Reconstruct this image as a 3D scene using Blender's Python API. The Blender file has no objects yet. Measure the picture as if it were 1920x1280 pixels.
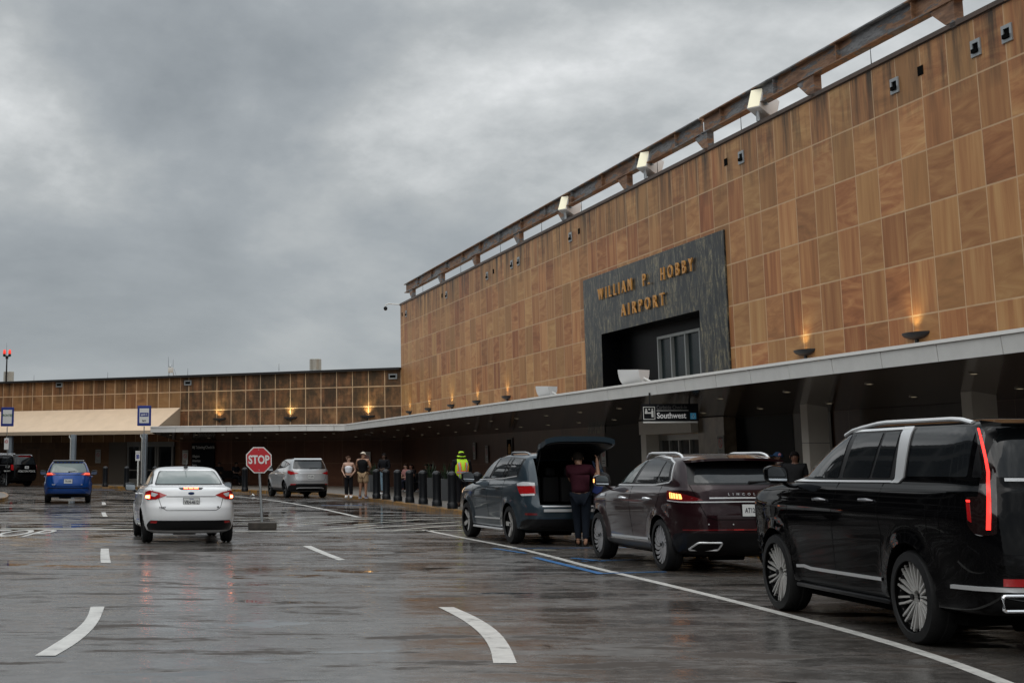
import bpy, bmesh, math, random
import numpy as np
from mathutils import Vector, Matrix
R = math.radians
random.seed(7)
scene = bpy.context.scene
COL = scene.collection

# ------------------------------------------------------------------ camera
CAM_F, CAM_X0, CAM_CY, CAM_PITCH, CAM_H = 2869.3, 567.2, 341.5, .1795, 1.6
cd = bpy.data.cameras.new('camera')
cam = bpy.data.objects.new('camera', cd); COL.objects.link(cam)
cam.location = (0, 0, CAM_H); cam.rotation_euler = (math.pi/2 + CAM_PITCH, 0, 0)
cd.sensor_width = 36; cd.sensor_fit = 'HORIZONTAL'; cd.lens = CAM_F/1920*36
cd.shift_x = (960-CAM_X0)/1920; cd.shift_y = (CAM_CY-640)/1920
cd.clip_start = .1; cd.clip_end = 3000
scene.camera = cam

# ------------------------------------------------------------------ world
SUN_EL, SUN_AZ = R(48), R(215)
w = bpy.data.worlds.new('World'); scene.world = w; w.use_nodes = True
nt = w.node_tree; nt.nodes.clear()
def N(t, typ, **kw):
    n = t.nodes.new(typ)
    for k, v in kw.items():
        if k.startswith('i_'):
            key = k[2:]; key = int(key) if key.isdigit() else key.replace('_', ' ')
            n.inputs[key].default_value = v
        else: setattr(n, k, v)
    return n
def ramp(t, stops, src=None, interp='LINEAR'):
    r = N(t, 'ShaderNodeValToRGB'); r.color_ramp.interpolation = interp
    while len(r.color_ramp.elements) < len(stops): r.color_ramp.elements.new(.5)
    for e, (p, c) in zip(r.color_ramp.elements, stops):
        e.position = p; e.color = c if len(c) == 4 else (*c, 1)
    if src is not None: t.links.new(src, r.inputs[0])
    return r
def math_(t, op, a, b=None, c=None, clamp=False):
    n = N(t, 'ShaderNodeMath', operation=op); n.use_clamp = clamp
    for i, v in enumerate((a, b, c)):
        if v is None: continue
        if isinstance(v, (int, float)): n.inputs[i].default_value = v
        else: t.links.new(v, n.inputs[i])
    return n.outputs[0]
def mixc(t, f, a, b, mode='MIX'):
    n = N(t, 'ShaderNodeMix', data_type='RGBA', blend_type=mode)
    for key, v in ((0, f), (6, a), (7, b)):
        if isinstance(v, (int, float)): n.inputs[key].default_value = v
        elif isinstance(v, tuple): n.inputs[key].default_value = v if len(v) == 4 else (*v, 1)
        else: t.links.new(v, n.inputs[key])
    return n.outputs[2]
tc = N(nt, 'ShaderNodeTexCoord'); sx = N(nt, 'ShaderNodeSeparateXYZ'); nt.links.new(tc.outputs['Generated'], sx.inputs[0])
den = math_(nt, 'ADD', math_(nt, 'MAXIMUM', sx.outputs[2], 0.0), .30)
cx = N(nt, 'ShaderNodeCombineXYZ')
nt.links.new(math_(nt, 'DIVIDE', sx.outputs[0], den), cx.inputs[0]); nt.links.new(math_(nt, 'DIVIDE', sx.outputs[1], den), cx.inputs[1])
mp = N(nt, 'ShaderNodeMapping'); nt.links.new(cx.outputs[0], mp.inputs[0])
mp.inputs['Location'].default_value = (2.3, .9, 0); mp.inputs['Rotation'].default_value = (0, 0, R(-24)); mp.inputs['Scale'].default_value = (1.9, 1.5, 1)
n1 = N(nt, 'ShaderNodeTexNoise', i_Scale=.75, i_Detail=7.0, i_Roughness=.5, i_Distortion=.25); nt.links.new(mp.outputs[0], n1.inputs['Vector'])
n2 = N(nt, 'ShaderNodeTexNoise', i_Scale=2.4, i_Detail=9.0, i_Roughness=.62); nt.links.new(mp.outputs[0], n2.inputs['Vector'])
den_ = math_(nt, 'ADD', math_(nt, 'MULTIPLY', n1.outputs[0], .82), math_(nt, 'MULTIPLY', n2.outputs[0], .22))
hi = math_(nt, 'MULTIPLY', sx.outputs[2], 5.0, clamp=True)          # flatter towards the horizon
dd = math_(nt, 'ADD', math_(nt, 'MULTIPLY', math_(nt, 'SUBTRACT', den_, .52), math_(nt, 'ADD', math_(nt, 'MULTIPLY', hi, .85), .15)), .5)
cl = ramp(nt, [(.37, (.25, .275, .295)), (.46, (.33, .357, .376)), (.515, (.42, .443, .452)), (.575, (.60, .62, .625)), (.645, (.90, .91, .92))], dd)
up = math_(nt, 'MULTIPLY', math_(nt, 'SUBTRACT', sx.outputs[2], .28), 1.6, clamp=True)
boost = math_(nt, 'ADD', math_(nt, 'MULTIPLY', up, 2.0), 1.0)
sky = N(nt, 'ShaderNodeTexSky', sky_type='NISHITA', sun_disc=False, sun_elevation=SUN_EL, sun_rotation=SUN_AZ)
skyd = mixc(nt, 1.0, sky.outputs[0], (.1, .1, .1), 'MULTIPLY')
clb = N(nt, 'ShaderNodeVectorMath', operation='SCALE'); nt.links.new(cl.outputs[0], clb.inputs[0]); nt.links.new(boost, clb.inputs['Scale'])
fin = mixc(nt, .04, clb.outputs[0], skyd)
bg = N(nt, 'ShaderNodeBackground', i_Strength=1.0); nt.links.new(fin, bg.inputs[0])
wo_ = N(nt, 'ShaderNodeOutputWorld'); nt.links.new(bg.outputs[0], wo_.inputs[0])

sd = bpy.data.lights.new('sun', 'SUN'); sd.energy = .8; sd.angle = R(70); sd.color = (1, .95, .88)
sun = bpy.data.objects.new('sun', sd); COL.objects.link(sun)
# sun direction: azimuth measured like the sky texture (0 = +Y, clockwise)
sv = Vector((math.sin(SUN_AZ)*math.cos(SUN_EL), math.cos(SUN_AZ)*math.cos(SUN_EL), math.sin(SUN_EL)))
sun.rotation_euler = sv.to_track_quat('Z', 'Y').to_euler()
scene.view_settings.view_transform = 'Standard'; scene.view_settings.look = 'None'
scene.view_settings.exposure = .12; scene.view_settings.gamma = 1
scene.cycles.max_bounces = 8; scene.cycles.use_denoising = True

# ------------------------------------------------------------------ measuring helpers (world points from survey readings)
def ray(x, y):
    c, s = math.cos(CAM_PITCH), math.sin(CAM_PITCH)
    return Vector((x-CAM_X0, CAM_F*c-(CAM_CY-y)*s, (CAM_CY-y)*c+CAM_F*s))
def G(x, y, z=0.0):
    d = ray(x, y); t = (z-CAM_H)/d.z; return Vector((d.x*t, d.y*t, z))
def AT(x, y, Y):
    d = ray(x, y); t = Y/d.y; return Vector((d.x*t, Y, CAM_H+d.z*t))
C0 = Vector((5.5706, 87.032, 0)); DV = Vector((.13379, -.99101, 0)); NV = Vector((-.99101, -.13379, 0))
def WP(u, off, z): return C0 + DV*u + NV*off + Vector((0, 0, z))
def W(x, y, off=0.0):
    d = ray(x, y); n = NV; p0 = C0+NV*off; t = (p0.dot(n))/(d.dot(n)); q = d*t
    return ((q-p0).dot(DV), q.z+CAM_H)

# ------------------------------------------------------------------ materials
MATS = {}
def mat(name, col=(.5, .5, .5), rough=.5, metal=0.0, coat=0.0, emit=None, estr=1.0, spec=.5, ior=None, croughness=.03, noise=0.0, nscale=8.0, bump=0.0):
    if name in MATS: return MATS[name]
    m = bpy.data.materials.new(name); m.use_nodes = True; t = m.node_tree
    b = t.nodes['Principled BSDF']
    b.inputs['Base Color'].default_value = (*col, 1); b.inputs['Roughness'].default_value = rough
    b.inputs['Metallic'].default_value = metal; b.inputs['Coat Weight'].default_value = coat
    b.inputs['Coat Roughness'].default_value = croughness; b.inputs['Specular IOR Level'].default_value = spec
    if ior: b.inputs['IOR'].default_value = ior
    if emit: b.inputs['Emission Color'].default_value = (*emit, 1); b.inputs['Emission Strength'].default_value = estr
    if noise or bump:
        tcn = N(t, 'ShaderNodeTexCoord'); nz = N(t, 'ShaderNodeTexNoise', i_Scale=nscale, i_Detail=6.0, i_Roughness=.6)
        t.links.new(tcn.outputs['Object'], nz.inputs['Vector'])
        if noise:
            lo = tuple(c*(1-noise) for c in col); hi_ = tuple(min(1, c*(1+noise)) for c in col)
            r = ramp(t, [(.3, lo), (.7, hi_)], nz.outputs[0]); t.links.new(r.outputs[0], b.inputs['Base Color'])
        if bump:
            bp = N(t, 'ShaderNodeBump', i_Strength=bump, i_Distance=.02); t.links.new(nz.outputs[0], bp.inputs['Height']); t.links.new(bp.outputs[0], b.inputs['Normal'])
    MATS[name] = m; return m
def new_nt(name):
    m = bpy.data.materials.new(name); m.use_nodes = True; MATS[name] = m
    return m, m.node_tree, m.node_tree.nodes['Principled BSDF']

def panel_mat(name, pw, z0, ph, cols, grout, stain_top=9.2, stain_amt=.5, stain_h=1.1, blotch=0.0, rough=.55, gw=.022, phase=0.0):
    """stone panels with their own tone and grain; UV holds metres along the wall / height"""
    m, t, b = new_nt(name)
    uv = N(t, 'ShaderNodeUVMap'); s = N(t, 'ShaderNodeSeparateXYZ'); t.links.new(uv.outputs[0], s.inputs[0])
    U = math_(t, 'ADD', s.outputs[0], phase); V = math_(t, 'SUBTRACT', s.outputs[1], z0)
    un = math_(t, 'DIVIDE', U, pw); vn = math_(t, 'DIVIDE', V, ph)
    cu = math_(t, 'FLOOR', un); cv = math_(t, 'FLOOR', vn)
    cc = N(t, 'ShaderNodeCombineXYZ'); t.links.new(cu, cc.inputs[0]); t.links.new(cv, cc.inputs[1])
    wn = N(t, 'ShaderNodeTexWhiteNoise', noise_dimensions='2D'); t.links.new(cc.outputs[0], wn.inputs[0])
    rs = N(t, 'ShaderNodeSeparateColor'); t.links.new(wn.outputs['Color'], rs.inputs[0])
    par = math_(t, 'PINGPONG', math_(t, 'ADD', cu, cv), 1.0)
    off = N(t, 'ShaderNodeVectorMath', operation='SCALE'); t.links.new(wn.outputs['Color'], off.inputs[0]); off.inputs['Scale'].default_value = 37.0
    # grain: vertical on one parity, horizontal wavy on the other
    def grain(sxx, syy, dist):
        c = N(t, 'ShaderNodeCombineXYZ'); t.links.new(math_(t, 'MULTIPLY', U, sxx), c.inputs[0]); t.links.new(math_(t, 'MULTIPLY', V, syy), c.inputs[1])
        a = N(t, 'ShaderNodeVectorMath', operation='ADD'); t.links.new(c.outputs[0], a.inputs[0]); t.links.new(off.outputs[0], a.inputs[1])
        n = N(t, 'ShaderNodeTexNoise', i_Scale=1.0, i_Detail=5.0, i_Roughness=.6, i_Distortion=dist); t.links.new(a.outputs[0], n.inputs['Vector']); return n.outputs[0]
    gv = grain(4.2, .3, .25); gh = grain(.7, 3.0, 1.3)
    gmix = N(t, 'ShaderNodeMix', data_type='FLOAT'); t.links.new(par, gmix.inputs[0]); t.links.new(gv, gmix.inputs[2]); t.links.new(gh, gmix.inputs[3])
    tone = math_(t, 'ADD', math_(t, 'ADD', math_(t, 'MULTIPLY', gmix.outputs[0], .95), -.06), math_(t, 'MULTIPLY', math_(t, 'SUBTRACT', rs.outputs[0], .5), .22))
    base = ramp(t, [(.12, cols[0]), (.33, cols[1]), (.5, cols[2]), (.72, cols[3])], tone)
    olive = mixc(t, math_(t, 'MULTIPLY', rs.outputs[2], .45), base.outputs[0], cols[4])
    var = math_(t, 'ADD', math_(t, 'MULTIPLY', rs.outputs[1], .24), .82)
    sc = N(t, 'ShaderNodeVectorMath', operation='SCALE'); t.links.new(olive, sc.inputs[0]); t.links.new(var, sc.inputs['Scale'])
    col = sc.outputs[0]
    # run-down stains below the coping: streaks with their own ragged lower edge
    cs = N(t, 'ShaderNodeCombineXYZ'); t.links.new(math_(t, 'MULTIPLY', U, 1.9), cs.inputs[0]); t.links.new(math_(t, 'MULTIPLY', V, .22), cs.inputs[1])
    ns = N(t, 'ShaderNodeTexNoise', i_Scale=1.0, i_Detail=6.0, i_Roughness=.68); t.links.new(cs.outputs[0], ns.inputs['Vector'])
    zz = math_(t, 'DIVIDE', math_(t, 'SUBTRACT', s.outputs[1], stain_top-stain_h), stain_h, clamp=True)
    st = math_(t, 'MULTIPLY', math_(t, 'MULTIPLY', math_(t, 'SUBTRACT', ns.outputs[0], .445), 5.5, clamp=True), math_(t, 'POWER', zz, .5))
    col = mixc(t, math_(t, 'MULTIPLY', st, stain_amt), col, (.022, .019, .012))
    if blotch:
        nb = N(t, 'ShaderNodeTexNoise', i_Scale=1.1, i_Detail=8.0, i_Roughness=.72); c2 = N(t, 'ShaderNodeCombineXYZ')
        t.links.new(U, c2.inputs[0]); t.links.new(math_(t, 'MULTIPLY', V, .8), c2.inputs[1]); t.links.new(c2.outputs[0], nb.inputs['Vector'])
        col = mixc(t, math_(t, 'MULTIPLY', math_(t, 'MULTIPLY', math_(t, 'SUBTRACT', nb.outputs[0], .39), 5.0, clamp=True), blotch), col, (.035, .024, .012))
    # joints
    fu = math_(t, 'ABSOLUTE', math_(t, 'SUBTRACT', math_(t, 'FRACT', un), .5)); fv = math_(t, 'ABSOLUTE', math_(t, 'SUBTRACT', math_(t, 'FRACT', vn), .5))
    ju = math_(t, 'GREATER_THAN', fu, .5-gw/pw*.5); jv = math_(t, 'GREATER_THAN', fv, .5-gw/ph*.5)
    j = math_(t, 'MAXIMUM', ju, jv)
    ng = N(t, 'ShaderNodeTexNoise', i_Scale=2.3, i_Detail=3.0); t.links.new(uv.outputs[0], ng.inputs['Vector'])
    jf = math_(t, 'MULTIPLY', j, math_(t, 'ADD', math_(t, 'MULTIPLY', ng.outputs[0], .8), .35), clamp=True)
    col = mixc(t, jf, col, grout)
    t.links.new(col, b.inputs['Base Color'])
    b.inputs['Roughness'].default_value = rough; b.inputs['Specular IOR Level'].default_value = .35
    bp = N(t, 'ShaderNodeBump', i_Strength=.35, i_Distance=.01)
    hgt = math_(t, 'SUBTRACT', math_(t, 'MULTIPLY', gmix.outputs[0], .3), j); t.links.new(hgt, bp.inputs['Height']); t.links.new(bp.outputs[0], b.inputs['Normal'])
    return m
STONE = [(.21, .070, .026), (.36, .137, .053), (.48, .225, .090), (.62, .360, .155), (.43, .265, .10)]
m_main = panel_mat('sandstone_panels', 1.02, 4.60, 1.13, STONE, (.58, .40, .24), 10.3, .95, 1.6, gw=.034)
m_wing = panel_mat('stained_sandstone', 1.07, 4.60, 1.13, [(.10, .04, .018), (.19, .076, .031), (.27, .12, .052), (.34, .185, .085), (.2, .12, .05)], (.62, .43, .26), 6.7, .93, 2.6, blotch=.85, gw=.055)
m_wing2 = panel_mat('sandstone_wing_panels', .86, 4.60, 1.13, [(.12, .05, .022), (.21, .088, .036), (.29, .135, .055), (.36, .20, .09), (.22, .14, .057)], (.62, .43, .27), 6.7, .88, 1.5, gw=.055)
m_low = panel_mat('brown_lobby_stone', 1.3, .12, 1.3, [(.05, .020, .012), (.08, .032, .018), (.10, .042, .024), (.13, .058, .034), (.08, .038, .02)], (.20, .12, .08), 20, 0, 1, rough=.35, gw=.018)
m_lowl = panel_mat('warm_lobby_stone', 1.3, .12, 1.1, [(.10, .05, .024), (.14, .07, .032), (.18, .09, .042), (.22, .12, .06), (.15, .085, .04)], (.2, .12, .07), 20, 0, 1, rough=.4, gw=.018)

def marble_mat():
    m, t, b = new_nt('black_marble')
    uv = N(t, 'ShaderNodeUVMap')
    mpn = N(t, 'ShaderNodeMapping'); t.links.new(uv.outputs[0], mpn.inputs[0]); mpn.inputs['Scale'].default_value = (2.2, .62, 1); mpn.inputs['Rotation'].default_value = (0, 0, R(9))
    a = N(t, 'ShaderNodeTexNoise', i_Scale=1.5, i_Detail=8.0, i_Roughness=.72, i_Distortion=1.6); t.links.new(mpn.outputs[0], a.inputs['Vector'])
    c = N(t, 'ShaderNodeTexNoise', i_Scale=2.6, i_Detail=8.0, i_Roughness=.72, i_Distortion=1.1); t.links.new(mpn.outputs[0], c.inputs['Vector'])
    r1 = ramp(t, [(.38, (.006, .008, .009)), (.52, (.022, .025, .026)), (.68, (.10, .105, .095))], a.outputs[0])
    v = ramp(t, [(.455, (0, 0, 0)), (.49, (1, 1, 1)), (.51, (1, 1, 1)), (.545, (0, 0, 0))], c.outputs[0])
    v2 = ramp(t, [(.46, (0, 0, 0)), (.60, (1, 1, 1))], a.outputs[0])
    f = math_(t, 'MULTIPLY', math_(t, 'MULTIPLY', v.outputs[0], v2.outputs[0]), .7)
    cc = mixc(t, f, r1.outputs[0], (.34, .27, .13))
    s = N(t, 'ShaderNodeSeparateXYZ'); t.links.new(uv.outputs[0], s.inputs[0])
    ju = math_(t, 'GREATER_THAN', math_(t, 'ABSOLUTE', math_(t, 'SUBTRACT', math_(t, 'FRACT', math_(t, 'DIVIDE', s.outputs[0], 1.56)), .5)), .494)
    jv = math_(t, 'GREATER_THAN', math_(t, 'ABSOLUTE', math_(t, 'SUBTRACT', math_(t, 'FRACT', math_(t, 'DIVIDE', s.outputs[1], 1.3)), .5)), .493)
    cc = mixc(t, math_(t, 'MULTIPLY', math_(t, 'MAXIMUM', ju, jv), .95), cc, (.015, .015, .016))
    t.links.new(cc, b.inputs['Base Color']); b.inputs['Roughness'].default_value = .3; b.inputs['Specular IOR Level'].default_value = .22
    return m
m_marble = marble_mat()

def rust_mat():
    m, t, b = new_nt('rusty_steel')
    g = N(t, 'ShaderNodeTexCoord'); mpn = N(t, 'ShaderNodeMapping'); t.links.new(g.outputs['Object'], mpn.inputs[0]); mpn.inputs['Scale'].default_value = (1, .45, 2.4)
    a = N(t, 'ShaderNodeTexNoise', i_Scale=1.3, i_Detail=9.0, i_Roughness=.65); t.links.new(mpn.outputs[0], a.inputs['Vector'])
    r = ramp(t, [(.34, (.09, .045, .025)), (.44, (.20, .10, .052)), (.50, (.30, .165, .09)), (.525, (.10, .10, .105)), (.60, (.23, .23, .235)), (.68, (.07, .07, .075))], a.outputs[0])
    t.links.new(r.outputs[0], b.inputs['Base Color']); b.inputs['Roughness'].default_value = .62
    return m
m_rust = rust_mat()

def asphalt_mat():
    m, t, b = new_nt('wet_asphalt')
    g = N(t, 'ShaderNodeTexCoord'); o = g.outputs['Object']
    def nz(scale, det, rgh, dist=0.0, sc=(1, 1, 1), loc=(0, 0, 0)):
        mpn = N(t, 'ShaderNodeMapping'); t.links.new(o, mpn.inputs[0]); mpn.inputs['Scale'].default_value = sc; mpn.inputs['Location'].default_value = loc
        n = N(t, 'ShaderNodeTexNoise', i_Scale=scale, i_Detail=det, i_Roughness=rgh, i_Distortion=dist); t.links.new(mpn.outputs[0], n.inputs['Vector']); return n.outputs[0]
    big = nz(.16, 5.0, .55, .3); med = nz(.85, 9.0, .66, .15, (.5, 1.0, 1), (3, 1, 0)); fine = nz(55.0, 4.0, .7); mid = nz(6.0, 6.0, .6)
    # far left of the lot lies lowest and holds most of the standing water
    s = N(t, 'ShaderNodeSeparateXYZ'); t.links.new(o, s.inputs[0])
    dx = math_(t, 'ADD', math_(t, 'MULTIPLY', math_(t, 'SUBTRACT', s.outputs[1], 34), .012), math_(t, 'MULTIPLY', s.outputs[0], -.008))
    low = math_(t, 'MINIMUM', math_(t, 'MAXIMUM', dx, -.035), .045)
    pud = math_(t, 'ADD', math_(t, 'ADD', med, low), math_(t, 'MULTIPLY', math_(t, 'SUBTRACT', big, .5), .45))
    water = ramp(t, [(.56, (0, 0, 0)), (.585, (1, 1, 1))], pud).outputs[0]
    dry = ramp(t, [(.40, (1, 1, 1)), (.47, (0, 0, 0))], math_(t, 'ADD', nz(1.5, 9.0, .68, .15, (.42, 1.0, 1), (11, 5, 0)), math_(t, 'MULTIPLY', math_(t, 'SUBTRACT', big, .5), .3))).outputs[0]
    basec = ramp(t, [(.34, (.034, .031, .028)), (.52, (.084, .077, .071)), (.68, (.17, .158, .147))], math_(t, 'ADD', math_(t, 'MULTIPLY', fine, .5), math_(t, 'MULTIPLY', mid, .5))).outputs[0]
    cold = mixc(t, math_(t, 'MULTIPLY', dry, .8), basec, (.030, .019, .012))
    cold = mixc(t, math_(t, 'MULTIPLY', water, .6), cold, (.016, .013, .011))
    t.links.new(cold, b.inputs['Base Color'])
    film = nz(1.0, 9.0, .70, .1, (.5, 1, 1), (7, 3, 0)); r0 = math_(t, 'ADD', ramp(t, [(.40, (.34, .34, .34)), (.50, (.17, .17, .17)), (.60, (.06, .06, .06))], film).outputs[0], math_(t, 'MULTIPLY', math_(t, 'SUBTRACT', fine, .5), .16), clamp=True)
    r1 = N(t, 'ShaderNodeMix', data_type='FLOAT'); t.links.new(dry, r1.inputs[0]); t.links.new(r0, r1.inputs[2]); r1.inputs[3].default_value = .55
    r2 = N(t, 'ShaderNodeMix', data_type='FLOAT'); t.links.new(water, r2.inputs[0]); t.links.new(r1.outputs[0], r2.inputs[2]); r2.inputs[3].default_value = .035
    t.links.new(r2.outputs[0], b.inputs['Roughness'])
    sp = N(t, 'ShaderNodeMix', data_type='FLOAT'); t.links.new(dry, sp.inputs[0]); sp.inputs[2].default_value = .5; sp.inputs[3].default_value = .16
    t.links.new(sp.outputs[0], b.inputs['Specular IOR Level'])
    bp = N(t, 'ShaderNodeBump', i_Distance=.004)
    t.links.new(math_(t, 'ADD', math_(t, 'MULTIPLY', math_(t, 'SUBTRACT', 1.0, water), .20), .015), bp.inputs['Strength'])
    t.links.new(math_(t, 'ADD', fine, math_(t, 'MULTIPLY', nz(2.6, 3.0, .5), 4.0)), bp.inputs['Height']); t.links.new(bp.outputs[0], b.inputs['Normal'])
    return m
m_asphalt = asphalt_mat()
def road_paint(name, col, wear=.5):
    m, t, b = new_nt(name)
    g = N(t, 'ShaderNodeTexCoord'); n = N(t, 'ShaderNodeTexNoise', i_Scale=5.0, i_Detail=8.0, i_Roughness=.7); t.links.new(g.outputs['Object'], n.inputs['Vector'])
    r = ramp(t, [(wear-.12, (.05, .048, .045)), (wear, tuple(c*.75 for c in col)), (wear+.2, col)], n.outputs[0])
    t.links.new(r.outputs[0], b.inputs['Base Color']); b.inputs['Roughness'].default_value = .30; return m
m_white = road_paint('white_road_paint', (.64, .625, .59), .41)
m_worn = road_paint('worn_road_paint', (.64, .63, .55), .44)
m_blue = road_paint('blue_road_paint', (.02, .16, .42), .42)
m_yellow = road_paint('yellow_kerb_paint', (.36, .17, .02), .52)
m_conc = mat('wet_concrete', (.11, .092, .074), .40, noise=.35, nscale=1.5, bump=.15)
m_fascia = mat('white_fascia_metal', (.72, .72, .70), .45, noise=.06, nscale=2.0)
m_soffit = mat('bronze_soffit', (.085, .062, .047), .14, noise=.25, nscale=.5)
m_black = mat('black_rubber', (.006, .006, .006), .6, spec=.2)
m_tyre = mat('tyre_rubber', (.009, .009, .0095), .6, noise=.3, nscale=30, spec=.25)
m_plastic = mat('black_plastic', (.005, .005, .006), .35, spec=.3)
m_void = mat('dark_interior', (.003, .003, .003), .9, spec=.05)
m_chrome = mat('chrome', (.80, .81, .83), .16, .8)
m_satin = mat('satin_aluminium', (.70, .71, .72), .34, .55)
m_alloy = mat('silver_alloy', (.56, .55, .53), .30, .4)
m_alloyd = mat('dark_alloy', (.012, .012, .013), .35, .3, spec=.3)
m_glass = mat('tinted_car_glass', (.012, .014, .016), .03, spec=.6)
m_glass_l = mat('green_car_glass', (.09, .12, .115), .03, spec=.9)
m_mirror = mat('mirror_glass', (.25, .27, .29), .04, 1.0)
m_redl = mat('red_lens', (.36, .008, .010), .10, coat=1)
m_redd = mat('dark_red_lens', (.12, .004, .006), .12, coat=1)
m_clear = mat('clear_lens', (.55, .56, .58), .10, coat=1)
m_brake = mat('lit_brake_lamp', (.6, .05, .02), .2, emit=(1, .10, .04), estr=9)
m_brakec = mat('lit_brake_core', (.9, .5, .3), .2, emit=(1, .42, .16), estr=12)
m_redstrip = mat('lit_red_strip', (.6, .02, .02), .2, emit=(1, .03, .022), estr=2.3)
m_amber = mat('lit_amber_lamp', (.8, .3, .05), .2, emit=(1, .36, .10), estr=2.8)
m_plate = mat('licence_plate_white', (.62, .63, .62), .4)
m_ink = mat('dark_ink', (.02, .02, .03), .5)
m_steel = mat('galvanised_steel', (.36, .38, .39), .4, .7, noise=.2, nscale=12)
m_signw = mat('sign_white', (.62, .62, .60), .45)
m_signr = mat('sign_red', (.42, .012, .018), .35)
m_signb = mat('sign_blue', (.012, .03, .20), .35)
m_dark = mat('dark_metal', (.012, .012, .013), .45, .2, spec=.3)
m_gold = mat('bronze_letters', (.60, .29, .07), .4, .2)
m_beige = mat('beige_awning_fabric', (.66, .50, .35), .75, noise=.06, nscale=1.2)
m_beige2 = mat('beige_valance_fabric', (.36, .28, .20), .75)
m_grey = mat('grey_column_paint', (.20, .23, .26), .5, noise=.15, nscale=3)
m_wcol = mat('offwhite_panel', (.60, .56, .50), .4, noise=.06, nscale=2)

# ------------------------------------------------------------------ object helpers
def link(o, parent=None):
    COL.objects.link(o)
    if parent is not None: o.parent = parent
    return o
def tag(o, label=None, cat=None, group=None, kind=None):
    if label: o['label'] = label
    if cat: o['category'] = cat
    if group: o['group'] = group
    if kind: o['kind'] = kind
    return o
def empty(name, loc=(0, 0, 0), rz=0.0, label=None, cat=None, group=None):
    o = bpy.data.objects.new(name, None); link(o); o.location = loc; o.rotation_euler = (0, 0, rz); o.empty_display_size = .1
    return tag(o, label, cat, group)
def copy_tree(o, parent=None):
    c = o.copy(); COL.objects.link(c)
    if parent is not None: c.parent = parent
    for ch in list(o.children): copy_tree(ch, c)
    return c

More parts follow.
